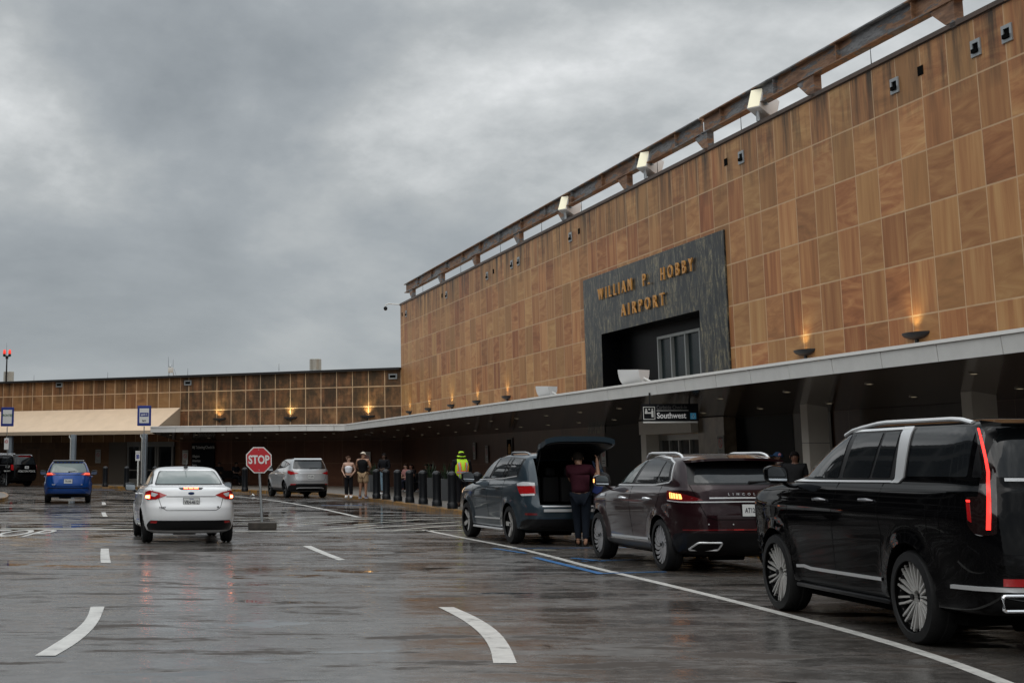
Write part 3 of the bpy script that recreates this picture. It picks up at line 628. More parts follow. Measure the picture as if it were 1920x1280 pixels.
for p, q in ((A0, A1), (A1, A2)):
    d = q-p; L = d.length; n = Vector((d.y, -d.x, 0)).normalized(); n = n if n.y < 0 else -n
    M = Matrix.Translation(-A1) @ frame(p, d, UP)
    # frame: x along, y up, z = x cross y
    b.box((0, ZW+.003, -.25), (L, ZW+.13, .25), 0, M)
b.build('coping', mat('black_coping', (.012, .010, .010), .5), wing)
# vents on the wing
for px, py, seg in ((448/4, 620+405/4, 1), (1413/4, 620+390/4, 0), (480+1030/4, 640+262/4, 0)):
    p, q = (A0, A1) if seg == 0 else (A1, A2)
    d_ = ray(px, py); nn = Vector(((q-p).y, -(q-p).x, 0)); t = (p.dot(nn))/(d_.dot(nn)); h = d_*t; h.z += CAM_H
    tt = ((h-p).dot(q-p))/((q-p).length_squared); M = Matrix.Translation(-A1) @ segframe(p, q, tt, .02, h.z)
    b = MB(); b.box((-.27, -.15, 0), (.27, .15, .05), 0, M); v = b.build('vent', mat('vent_metal'), wing)
    b = MB(); b.box((-.19, -.07, .045), (.19, .07, .056), 0, M); b.build('vent_opening', m_void, v)
# wing doors + pale panel (left of the canopy's end)
def wing_hit(px, py, p, q, off=0.0):
    d_ = ray(px, py); nn = Vector(((q-p).y, -(q-p).x, 0)).normalized(); nn = nn if nn.y < 0 else -nn
    t = ((p+nn*off).dot(nn))/(d_.dot(nn)); h = d_*t; h.z += CAM_H; return h, ((h-p).dot(q-p))/((q-p).length_squared)
b = MB()
for x0, x1, mt in ((203, 236, 0),):
    t0, t1 = wing_hit(x0, 860, A1, A2, -.3)[1], wing_hit(x1, 860, A1, A2, -.3)[1]
    vrect(b, A1, A2, .13, 3.3, A1, 0, 0, -.35, t0, t1)
b.build('entrance_panel', mat('taupe_panel', (.11, .09, .072), .4), wing)
x0, x1 = 238, 326
t0, t1 = wing_hit(x0, 860, A1, A2, -.3)[1], wing_hit(x1, 860, A1, A2, -.3)[1]
b = MB(); vrect(b, A1, A2, .13, 3.25, A1, 0, 0, -.38, t1, t0); gl = b.build('door', mat('dark_door_glass'), wing)
b = MB(); LW = (A2-A1).length
for px in (240, 262, 292, 296, 323):
    t = wing_hit(px, 860, A1, A2, -.3)[1]; b.box((-.06, .13, -.03), (.06, 2.75, .06), 0, Matrix.Translation(-A1) @ segframe(A1, A2, t, -.33, 0))
M = Matrix.Translation(-A1) @ segframe(A1, A2, (t0+t1)/2, -.33, 0); hw = abs(t0-t1)*LW/2
b.box((-hw, 2.42, -.03), (hw, 2.75, .061), 0, M); b.box((-hw, .95, -.02), (hw, 1.02, .055), 0, M); b.box((-hw, .13, -.02), (hw, .45, .055), 0, M)
b.build('door_frame', mat('door_frame_metal'), gl)
# sconces on the wing
for (px, lab) in ((412, 'lit wall sconce on the stained wing, leftmost above the white canopy'), (545, 'lit wall sconce in the middle of the stained wing wall'), (690, 'lit wall sconce on the stained wing nearest the tall wall')):
    h, t = wing_hit(px, 780, A0, A1)
    o = copy_tree(sc0); o.location = along(A0, A1, t, 0)+UP*4.1
    d = (A1-A0).normalized(); n = Vector((d.y, -d.x, 0)); n = n if n.y < 0 else -n
    o.rotation_euler = (0, 0, math.atan2(n.y, n.x)-math.pi/2); tag(o, lab, 'wall sconce', 'uplight sconces on the sandstone walls')
    for c in o.children:
        if c.type == 'LIGHT': c.data = c.data.copy(); c.data.energy = 80
# rooftop things
def roof_vent(px, Y, lab):
    e = empty('roof_vent', AT(px, 700, Y)*1.0, 0, lab, 'roof vent'); e.location.z = ZW+.05
    b = MB(); b.lathe([(.36, .2), (.36, .95), (.33, .98), (0, .98)], 24); b.build('hood', mat('galvanised_hood', (.38, .38, .35), .4, .6), e, True)
    b = MB(); b.lathe([(.28, 0), (.30, .12), (.46, .13), (.46, .26), (.36, .3)], 24); b.build('base', m_steel, e, True)
roof_vent(591.5, 93.5, 'round galvanised roof vent on the wing right of centre'); roof_vent(16.5, 107, 'round galvanised roof vent at the far left behind the beacon pole')
bp_ = empty('beacon_pole', (0, 0, 0), 0, 'thin dark roof pole with two red obstruction lights at far left', 'beacon'); q = AT(12, 700, 105.5); bp_.location = (q.x, q.y, ZW)
b = MB(); b.cyl((0, 0, 0), (0, 0, 1.95), .06, .045, 8); b.cyl((0, 0, 1.8), (0, 0, 1.95), .1, .1, 8); b.box((-.22, -.03, 1.95), (.22, .03, 2.02)); b.cyl((-.03, 0, 2.0), (-.05, 0, 2.9), .012, .006, 6); b.build('pole', m_dark, bp_)
for sx_ in (-1, 1):
    b = MB(); b.lathe([(.09, 0), (.10, .06), (.085, .24), (.05, .30), (0, .31)], 12, M=Matrix.Translation((sx_*.18, 0, 2.14))); b.build('beacon', mat('lit_red_beacon', (.6, .03, .02), .3, emit=(1, .06, .03), estr=.6), bp_, True)
    b = MB(); b.cyl((sx_*.18, 0, 1.98), (sx_*.18, 0, 2.14), .10, .09, 10); b.build('beacon_base', m_dark, bp_)
an = empty('roof_antenna', (0, 0, 0), 0, 'small pale antenna box with whips on the wing roof', 'antenna'); q = AT(320, 700, 98); an.location = (q.x, q.y, ZW+.1)
b = MB(); b.box((-.16, -.12, .35), (.16, .12, .68), bev=.03); b.build('housing', mat('pale_plastic', (.48, .48, .46), .5), an, True)
b = MB(); b.tube([(-.1, 0, .4), (-.12, 0, .15), (.05, 0, -.05)], .05, 8); b.tube([(.12, 0, .5), (.2, 0, .2), (.22, 0, .02)], .03, 6); b.lathe([(.02, .66), (.09, .74), (.05, .86), (0, .92)], 10, M=Matrix.Translation((-.03, 0, 0))); b.build('bracket', m_steel, an, True)
b = MB(); b.cyl((-.14, 0, .6), (-.16, 0, 1.35), .012, .006, 5); b.cyl((.14, 0, .6), (.15, 0, 1.2), .012, .006, 5); b.cyl((.2, 0, .6), (.38, 0, .1), .008, .008, 5); b.build('whip', m_dark, an)
for px in (64, 202, 352, 523):
    b = MB(); b.cyl((0, 0, 0), (0, 0, .42), .014, .006, 6); o = b.build('lightning_rod', m_dark); q = AT(px, 700, 104-px*.027); o.location = (q.x, q.y, ZW+.1)
    tag(o, 'thin lightning rod standing on the dark coping of the low wing', 'lightning rod', 'lightning rods along the roof edges')

# ------------------------------------------------------------------ CANOPY
cano = empty('entrance_canopy', C0, 0, 'long white edged canopy with glossy bronze soffit over the pavement', 'canopy')
ZS, ZF, ZJ = 3.2, 3.54, 2.72
corner_e = C0 + Vector((0, 0, 0))
E = [WP(82, 3.33, 0), WP(.8, 3.33, 0), Vector((1.75, 85.9, 0)), Vector((-8.95, 91.2, 0))]      # edge polyline, right to left
Wl = [WP(82, 0, 0), WP(0, 0, 0), A0, A1+Vector((0, 0, 0))]
nE = smooth_pl([(p.x, p.y) for p in E[1:3]], 0)
b = MB()
def cq(a, b_, z0a, z1a, mi=0): pass
for i in range(3):
    e0, e1, w0, w1 = E[i]-C0, E[i+1]-C0, Wl[i]-C0, Wl[i+1]-C0
    n = 40 if i == 0 else (1 if i == 1 else 8)
    for j in range(n):
        a0, a1 = e0.lerp(e1, j/n), e0.lerp(e1, (j+1)/n); c0, c1 = w0.lerp(w1, j/n), w0.lerp(w1, (j+1)/n)
        b.add([a0+UP*ZS, a1+UP*ZS, c1+UP*ZJ, c0+UP*ZJ], [(0, 1, 2, 3)] if (c1-c0).length > 1e-6 else [(0, 1, 2)])
b.build('soffit', m_soffit, cano)
b = MB()
for i in range(3):
    e0, e1, w0, w1 = E[i]-C0, E[i+1]-C0, Wl[i]-C0, Wl[i+1]-C0
    b.add([e0+UP*ZF, e1+UP*ZF, w1+UP*(ZF-.02), w0+UP*(ZF-.02)], [(0, 1, 2, 3)] if (w1-w0).length > 1e-6 else [(0, 1, 2)])
e = E[3]-C0; w_ = Wl[3]-C0; b.add([e+UP*ZS, e+UP*ZF, w_+UP*ZF, w_+UP*ZJ], [(0, 1, 2, 3)])
b.build('canopy_roof', mat('canopy_roof_grey', (.35, .35, .34), .6), cano)
b = MB(); total = 0
for i in range(3):
    a, c = E[i]-C0, E[i+1]-C0; L = (c-a).length; d = (c-a)/L; n = Vector((d.y, -d.x, 0)); n = -n if n.dot(NV) < 0 else n
    M = frame(a, d, UP); k = max(1, round(L/1.83))
    for j in range(k):
        x0, x1 = L*j/k+.012, L*(j+1)/k-.012
        zz = 1 if (M.to_3x3() @ Vector((0, 0, 1))).dot(n) > 0 else -1
        jit = random.uniform(-.004, .004)
        P = [(x0, ZS, 0), (x1, ZS, 0), (x1, ZF-.05, zz*(.03+jit)), (x0, ZF-.05, zz*(.03+jit)), (x0, ZS, -zz*.05), (x1, ZS, -zz*.05), (x1, ZF-.05, -zz*.05), (x0, ZF-.05, -zz*.05)]
        b.add(P, [(0, 1, 2, 3), (4, 7, 6, 5), (0, 4, 5, 1), (2, 6, 7, 3), (1, 5, 6, 2), (0, 3, 7, 4)], 0, M)
    b.box((0, ZF-.047, min(-zz*.3, zz*.06)), (L, ZF+.012, max(-zz*.3, zz*.06)), 1, M)
b.build('fascia', [m_fascia, mat('fascia_cap', (.86, .85, .82), .5)], cano)
m_dl = mat('lit_downlight', (.9, .8, .6), .3, emit=(1, .82, .55), estr=.28)
b = MB(); rg = MB(); pts = []
for u in np.arange(2.5, 80, 3.6):
    for off in (.9, 2.3): pts.append((WP(u+(.9 if off > 1 else 0), off, 0), ZJ+(ZS-ZJ)*off/3.33))
for t in np.arange(.1, 1, .14):
    for o_ in (.35, .7): pts.append((A0.lerp(A1, t)*(1-o_)+E[2].lerp(E[3], t)*o_, ZJ+(ZS-ZJ)*o_))
for i, (p, z) in enumerate(pts):
    q = p-C0; r = MB(); 
    b.cyl(q+UP*(z-.012), q+UP*(z-.004), .055, .055, 10)
    rg.cyl(q+UP*(z-.010), q+UP*(z+.02), .09, .09, 14)
dl_ring = rg.build('downlight_trims', mat('downlight_trim', (.25, .22, .18), .3, .5), cano); dl_ring['kind'] = 'stuff'
dlo = b.build('downlight_lamps', m_dl, cano); dlo['kind'] = 'stuff'
# white floods lying on the canopy
def canopy_flood():
    e = empty('canopy_flood_light', (0, 0, 0)); n = 14
    pr = [(-.22, .16), (.22, .16)]+[(.22*math.cos(a), .16-.36*math.sin(a)) for a in [math.pi*i/n for i in range(1, n)]]
    b = MB(); b.add([(-.32, y, z+.25) for y, z in pr]+[(.32, y*.8, z*.85+.25) for y, z in pr], [tuple(range(len(pr))), tuple(reversed(range(len(pr), 2*len(pr))))]+[(i, (i+1) % len(pr), len(pr)+(i+1) % len(pr), len(pr)+i) for i in range(len(pr))])
    b.build('housing', mat('white_lamp_housing'), e, True, 30)
    b = MB(); b.cyl((.1, 0, 0), (.1, 0, .15), .05, n=10); b.box((-.05, -.12, 0), (.3, .12, .03)); b.cyl((.3, 0, .2), (.62, .1, .02), .03, n=8); b.build('mount', m_signw, e)
    return e
cf = canopy_flood()
for i, (px, py, rz, s, lab) in enumerate(((1026, 740, -64, 1.0, 'white rounded flood light on the canopy left of the marble surround'), (1190, 716, -58, 1.15, 'white rounded flood light on the canopy before the dark recess'))):
    o = cf if i == 0 else copy_tree(cf)
    dd_ = ray(px, py); p0 = WP(0, 2.75, 0); t = p0.dot(NV)/dd_.dot(NV); q = dd_*t; o.location = (q.x, q.y, ZF-.01); o.scale = (s,)*3
    o.rotation_euler = (0, 0, R(rz)); tag(o, lab, 'flood light', 'white flood lights lying on the canopy')

# awning at the left
aw = empty('fabric_awning', A1, 0, 'long beige sloping fabric awning along the low wing at left', 'awning')
dA = (A2-A1).normalized(); nA = Vector((dA.y, -dA.x, 0)); nA = nA if nA.y < 0 else -nA
b = MB(); n = 24; LW = (A2-A1).length
for i in range(n):
    a, c = dA*(LW*i/n), dA*(LW*(i+1)/n); g0 = -.03 if i % 2 else 0
    m0 = (a+c)/2
    def row(p, k, sag): return p+nA*(.04+2.66*k)+UP*(4.78-1.42*k-sag)
    ks = [0, .33, .66, 1]
    for j in range(3):
        for (p, q) in ((a, m0), (m0, c)):
            sg = lambda pt, kk: .06*math.sin(math.pi*kk) if pt is m0 else 0
            b.add([row(p, ks[j], sg(p, ks[j])), row(q, ks[j], sg(q, ks[j])), row(q, ks[j+1], sg(q, ks[j+1])), row(p, ks[j+1], sg(p, ks[j+1]))], [(0, 1, 2, 3)])
b.build('awning_top', m_beige, aw, True, 60)
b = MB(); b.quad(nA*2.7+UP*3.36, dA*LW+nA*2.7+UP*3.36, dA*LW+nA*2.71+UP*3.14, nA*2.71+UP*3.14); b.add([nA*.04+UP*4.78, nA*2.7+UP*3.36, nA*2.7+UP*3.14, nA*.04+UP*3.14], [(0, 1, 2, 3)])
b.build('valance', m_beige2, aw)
b = MB()
for i in range(7):
    a = dA*(LW*i/6-.01) if i else dA*.03
    b.tube([a+nA*.1+UP*3.2, a+nA*2.6+UP*3.18], .05, 6)
b.quad(nA*.05+UP*3.17, dA*LW+nA*.05+UP*3.17, dA*LW+nA*2.65+UP*3.16, nA*2.65+UP*3.16)
b.build('awning_frame', mat('awning_frame_dark', (.02, .02, .022), .5), aw)
for i, (px, pyb, lab) in enumerate(((137, 915, 'grey square column under the beige awning behind the blue car'), (270, 909, 'grey square column under the right end of the beige awning'), (17, 916, 'grey column under the awning behind the police vehicle'))):
    q = G(px, pyb, KH) if px > 20 else AT(19, 860, 99.5)
    if px == 137: q = AT(137, 860, 95.5)
    q.z = KH
    e = empty('awning_column', q, R(-15), lab, 'column', 'grey columns under the awning')
    b = MB(); b.box((-.14, -.14, 0), (.14, .14, 3.02), bev=.015); b.build('shaft', m_grey, e)
    b = MB(); b.tube([(-.19, -.18, 3.0), (-.19, -.2, 2.85), (-.10, -.2, 2.75), (-.10, -.2, .1)], .04, 8); b.build('downpipe', mat('pale_downpipe', (.42, .42, .4), .5), e, True)

# ------------------------------------------------------------------ SIGNS
def airline_sign(px, py, Y, lab, lines):
    q = AT(px, py, Y); e = empty('airline_sign', q, R(-4), lab, 'sign', 'blue framed airline stop signs')
    b = MB(); b.box((-.40, -.02, -.58), (.40, .02, .58), bev=.03); b.build('panel', m_signb, e)
    b = MB(); b.box((-.28, -.027, -.42), (.28, -.022, .42)); b.build('insert', m_signw, e)
    for body, z, s, m in lines:
        text('sign_text', body, s, m, e, frame((0, -.034, z), (1, 0, 0), UP), .001, .004, sx=.8)
    return e, q
m_green = mat('green_ink', (.02, .10, .03), .5)
e, q = airline_sign(14, 781, 95, 'blue framed sign lettered in green above the no smoking sign at far left', [('FRONTIER', .08, .19, m_green)])
b = MB(); b.tube([(0, .03, -.6), (0, .03, -1.0), (-.03, .03, -1.25), (.08, .03, -1.4), (.06, .03, -q.z+.1)], .03, 8); b.build('pole', m_steel, e, True)
b = MB(); b.box((-.14, -.03, -1.98), (.14, .0, -1.30)); o = b.build('plate', m_signw, e)
b = MB(); b.lathe([(.075, 0), (.10, 0), (.10, .004), (.075, .004)], 16, caps=False, M=frame((0, -.036, -1.50), (1, 0, 0), UP)); b.box((-.08, -.038, -1.51), (.08, -.034, -1.49)); b.build('no_smoking_symbol', m_signr, o)
e, q = airline_sign(270.5, 779, 89.5, 'blue framed airline sign on a pole beside the right awning column', [('spirit C', .06, .16, m_signw), ('Spirit', -.28, .13, m_ink)])
b = MB(); b.box((-.25, -.033, -.05), (.25, -.028, .17)); b.build('colour_band', m_signb, e)
b = MB(); b.tube([(0, .03, -.6), (0, .03, -1.1), (.04, .03, -1.3), (.0, .03, -q.z+.1)], .035, 8); b.build('pole', m_steel, e, True)

# STOP sign on rubber base
q = G(492, 992); st = empty('stop_sign', q, 0, 'red octagonal stop sign on a leaning steel pole in a rubber block', 'stop sign')
b = MB(); b.box((-.33, -.2, 0), (.33, .22, .17), bev=.02); b.build('base', mat('dirty_rubber_block', (.035, .028, .022), .6, noise=.5, nscale=9), st)
top = AT(485, 850, q.y) - q; bot = Vector((-.01, 0, .15))
b = MB(); b.tube([bot, top+Vector((-.01, .02, .1))], .03, 8); b.build('pole', m_steel, st, True)
ctr = AT(485.5, 862, q.y)-q; Ms = frame(ctr+Vector((0, -.04, 0)), (1, 0, 0), (-.035, .02, 1))
def octo(r): return [(r*math.cos(R(22.5+45*i)), r*math.sin(R(22.5+45*i))) for i in range(8)]
b = MB(); b.prism(octo(.327), .006, 0, Ms @ Matrix.Translation((0, 0, -.006))); sp_ = b.build('sign_plate', m_signw, st)
b = MB(); b.prism(octo(.302), .002, 0, Ms @ Matrix.Translation((0, 0, .002))); b.build('red_face', m_signr, st)
o = text('sign_text', 'STOP', .24, m_signw, st, Ms @ Matrix.Translation((0, 0, .008)), .001, .0075, sx=.86, sy=1.12)
b = MB()
for z in (-.23, .24): b = MB(); b.cyl((0, z, .004), (0, z, .010), .012, .012, 8, M=Ms); b.build('bolt', m_steel, st)
# parking sign
q = G(258, 911, KH); e = empty('parking_sign', q, 0, 'small white and blue accessible parking sign on a white post', 'sign')
zt = AT(256, 845, q.y).z-q.z
b = MB(); b.tube([(0, 0, 0), (.0, 0, zt-.1)], .04, 8); b.build('post', m_signw, e, True)
b = MB(); b.box((-.15, -.03, zt-.55), (.12, 0, zt)); b.build('plate', m_signw, e); b = MB(); b.box((-.10, -.036, zt-.44), (.07, -.031, zt-.20)); b.build('blue_panel', m_signb, e)
text('sign_text', 'RESERVED', .05, m_ink, e, frame((-.015, -.035, zt-.1), (1, 0, 0), UP), .001, .001)
# directory
h, t = wing_hit(382, 850, A0, A1, .1); M = segframe(A0, A1, t, .12, 0)
d_ = empty('directory_sign', along(A0, A1, t, .12), 0, 'tall black ticketing directory board with white lettering on the wing wall', 'sign'); Mi = Matrix.Translation(-d_.location) @ M
zt = 2.62; b = MB(); b.box((-.85, .2, 0), (.85, zt, .08), 0, Mi); b.build('board', mat('board_black', (.004, .0045, .006), .5, spec=.15), d_)
m_let = mat('sign_letter_white', (.55, .55, .53), .5)
for body, x, z, s in (('Ticketing/Check-In', -.55, 2.36, .26), ('Allegiant', -.78, 1.83, .22), ('American', -.78, 1.56, .22), ('Spirit', -.78, 1.29, .22), ('Baggage', -.78, 1.02, .22)):
    text('sign_text', body, s, m_let, d_, Mi @ Matrix.Translation((x, z, .085)), .001, .002, align='LEFT', sx=.72)
b = MB(); b.box((-.78, 2.30, .081), (-.70, 2.44, .086), 0, Mi); b.box((-.67, 2.26, .081), (-.62, 2.44, .086), 0, Mi); b.build('ticket_symbol', m_let, d_)
# no smoking signs
def nosmoke(M, lab, wd=.42, hg=.85):
    e = empty('no_smoking_sign', M.translation, 0, lab, 'sign', 'white no smoking signs on the lobby walls'); Mi = Matrix.Translation(-M.translation) @ M
    b = MB(); b.box((-wd/2, -hg/2, 0), (wd/2, hg/2, .02), 0, Mi); b.build('plate', mat('sign_plate_grey', (.36, .35, .33), .5), e)
    r = wd*.30; b = MB(); b.lathe([(r*.8, .021), (r, .021), (r, .025), (r*.8, .025)], 20, M=Mi @ Matrix.Translation((0, hg*.10, 0)), caps=False); b.box((-r*.8, -.012, .021), (r*.8, .012, .026), 0, Mi @ Matrix.Translation((0, hg*.10, 0)) @ Matrix.Rotation(R(-45), 4, 'Z'), 0); b.build('no_smoking_symbol', m_signr, e)
    text('sign_text', 'NO SMOKING', wd*.14, m_ink, e, Mi @ Matrix.Translation((0, hg*.38, .022)), .001, .001)
    for k_, bd in enumerate(('WITHIN 25 FEET', 'OF ENTRANCE')): text('sign_text', bd, wd*.10, m_ink, e, Mi @ Matrix.Translation((0, -hg*(.26+.1*k_), .022)), .001, .001)
for px, py, p, q_, off, lab in ((184, 855, A1, A2, -.45, 'no smoking sign on the wall right of the blue car'), (347.5, 857, A0, A1, .1, 'no smoking sign on the wall left of the directory board'), (689, 861, A0, A1, .1, 'no smoking sign on the brown wall behind the capped man')):
    h, t = wing_hit(px, py, p, q_, off); nosmoke(segframe(p, q_, t, off, h.z), lab)
for px, py, lab in ((913.5, 851, 'no smoking sign on the main wall above the grey SUV'), (866+24, 845, 'thin sign on the main wall right of the vest worker'), (1133, 853, 'no smoking sign seen through the raised tailgate gap'), (1353, 834, 'small no smoking sign on the marble pillar above the burgundy car')):
    u, z = W(px, py, .36 if px == 1353 else .04); nosmoke(frame(WP(u, .37 if px == 1353 else .05, z), DV, UP), lab, .42, .75 if px != 1353 else .5)
# hanging sign
q = AT(1256, 773.5, 38.6); hs = empty('hanging_sign', q, R(-13), 'black hanging curbside check-in sign reading Southwest under the canopy', 'sign')
b = MB(); b.box((-.69, -.06, -.21), (.69, .06, .22)); b.build('panel', mat('board_black'), hs)
b = MB(); b.box((-.66, -.055, -.25), (.66, .055, -.213)); b.build('light_strip', m_signw, hs)
b = MB(); b.box((-.5, -.02, .22), (-.46, .02, .5)); b.box((.46, -.02, .22), (.5, .02, .5)); b.build('hanger', m_dark, hs)
F = lambda x, z: frame((x, -.064, z), (1, 0, 0), UP)
text('sign_text', 'Curbside Check-In', .135, mat('dim_letters', (.13, .13, .13), .5), hs, F(-.32, .13), .001, .0, align='LEFT', sx=.72)
text('sign_text', 'Southwest', .20, mat('bright_letters', (.62, .62, .62), .5, emit=(1, 1, 1), estr=.12), hs, F(-.32, -.075), .001, .003, align='LEFT', sx=.83)
b = MB(); b.box((-.32, -.066, .045), (.45, -.062, .06)); b.build('divider_line', m_let, hs)
b = MB(); b.box((.49, -.067, -.16), (.63, -.062, -.01)); bb = b.build('access_panel', mat('access_blue', (.02, .14, .25), .4, emit=(.05, .35, .6), estr=.12), hs)
b = MB(); b.lathe([(.025, 0), (.036, 0), (.036, .002), (.025, .002)], 12, caps=False, M=F(.56, -.10) @ Matrix.Translation((0, 0, .005))); b.cyl((.56, -.069, -.08), (.56, -.069, -.035), .007, n=6); b.build('access_symbol', m_let, bb)
b = MB()
for (x0, x1, z0, z1) in ((-.65, -.36, .135, .15), (-.65, -.36, -.165, -.15), (-.65, -.635, -.15, .135), (-.375, -.36, -.15, .135)): b.box((x0, -.067, z0), (x1, -.062, z1))
b.box((-.61, -.067, -.02), (-.44, -.062, .015)); b.box((-.45, -.067, -.11), (-.40, -.062, .06))
for x in (-.575, -.5, -.425): b.cyl((x, -.067, .085), (x, -.062, .085), .02, n=10)
b.box((-.6, -.067, .02), (-.545, -.062, .062)); b.build('checkin_symbol', m_let, hs)

# ------------------------------------------------------------------ BOLLARDS, PLANTERS
b = MB(); b.lathe([(.165, 0), (.165, .14), (.15, .17), (.14, .22), (.14, .98), (.148, 1.0), (.148, 1.02), (.13, 1.07), (.08, 1.115), (0, 1.13)], 24)
bol = b.build('bollard', mat('wet_black_bollard', (.007, .008, .010), .34, spec=.32), None, True, 40)
BP = [(706, 934), (724.5, 935.6), (746, 938.8), (768.5, 941.5), (793.5, 944.5), (819.5, 948.3), (848.5, 952.8)]
BL = [(*G(x, y, .13)[:2],) for x, y in BP]+[(5.12, 45.6), (5.42, 43.2)]
ordn = ['leftmost black bollard of the kerb row beside the capped man', 'second black bollard from the left in the kerb row', 'third black bollard from the left in the kerb row', 'fourth black bollard from the left in the kerb row', 'fifth black bollard from the left in the kerb row', 'sixth black bollard from the left in the kerb row', 'seventh black bollard from the left in the kerb row', 'black bollard by the vest worker at the grey SUV front', 'black bollard hidden mostly behind the grey SUV']
BL += [tuple(G(x, y, .13)[:2]) for x, y in ((459, 921), (237, 912.5), (197, 912), (290, 912.5))]
ordn += ['lone black bollard left of the stop sign', 'black bollard before the taupe door panel', 'black bollard between the blue car and the taupe panel', 'black bollard behind the white sedan roof']
for i, (x, y) in enumerate(BL):
    o = bol if i == 0 else bol.copy()
    if i: COL.objects.link(o)
    o.location = (x, y, KH-.003); tag(o, ordn[i], 'bollard', 'black bollards along the kerb')
m_leaf = mat('planter_leaves', (.014, .026, .010), .5, noise=.4, nscale=5)
def planter(x, y, lab, s=1.0, rz=0):
    e = empty('planter', (x, y, KH), rz, lab, 'planter', 'grey planters along the lobby wall')
    b = MB(); n = .28*s; b.add([(-n*.85, -n*.85, 0), (n*.85, -n*.85, 0), (n*.85, n*.85, 0), (-n*.85, n*.85, 0), (-n, -n, .78), (n, -n, .78), (n, n, .78), (-n, n, .78)], [(0, 3, 2, 1), (4, 5, 6, 7), (0, 1, 5, 4), (1, 2, 6, 5), (2, 3, 7, 6), (3, 0, 4, 7)]); b.build('pot', mat('grey_pot', (.07, .075, .08), .5), e)
    b = MB(); rnd = random.Random(int(x*10))
    for i in range(46):
        a = rnd.uniform(0, 6.28); ln = rnd.uniform(.12, .35) if i < 32 else rnd.uniform(.35, .75); sp = rnd.uniform(.05, .34) if i < 26 else rnd.uniform(.02, .25); r0 = rnd.uniform(0, .15)
        c = Vector((r0*math.cos(a), r0*math.sin(a), .76)); tip = c+Vector((math.cos(a)*sp, math.sin(a)*sp, ln)); sd_ = Vector((-math.sin(a), math.cos(a), 0))*.025
        mid = c.lerp(tip, .55)+Vector((0, 0, .06)); b.add([c-sd_, c+sd_, mid+sd_*1.2, tip, mid-sd_*1.2], [(0, 1, 2, 3, 4)])
    b.build('plant', m_leaf, e)
for px, Y, lab in ((702, 74, 'grey planter behind the capped man beside the bollards'), (809, 62, 'grey planter with grasses behind the fifth bollard'), (838, 58, 'grey planter with tall grasses left of the vest worker')):
    q = AT(px, 900, Y); planter(q.x, q.y, lab, 1.15, R(10))
# small bit of litter on the road
q = G(473, 930); b = MB(); b.add([(-.12, 0, 0), (.1, .02, 0), (.02, .05, .12), (-.02, -.08, .08), (.13, -.06, .03)], [(0, 1, 2), (0, 3, 2), (3, 4, 2), (0, 4, 3), (1, 4, 2), (0, 1, 4)]); o = b.build('litter', m_signw); o.location = q; tag(o, 'small crumpled white litter on the road left of the silver SUV', 'litter')

# ================================================================== VEHICLES
def pchip(xs, ys, q):
    xs, ys = np.array(xs, float), np.array(ys, float); h = np.diff(xs); d = np.diff(ys)/h
    m = np.zeros(len(xs)); m[0], m[-1] = d[0], d[-1]
    for i in range(1, len(xs)-1):
        m[i] = 0 if d[i-1]*d[i] <= 0 else 2*d[i-1]*d[i]/(d[i-1]+d[i])
    q = np.clip(q, xs[0], xs[-1]); i = np.clip(np.searchsorted(xs, q, side='right')-1, 0, len(xs)-2)
    t = (q-xs[i])/h[i]
    return ys[i]*(1+2*t)*(1-t)**2+m[i]*h[i]*t*(1-t)**2+ys[i+1]*t*t*(3-2*t)+m[i+1]*h[i]*t*t*(t-1)

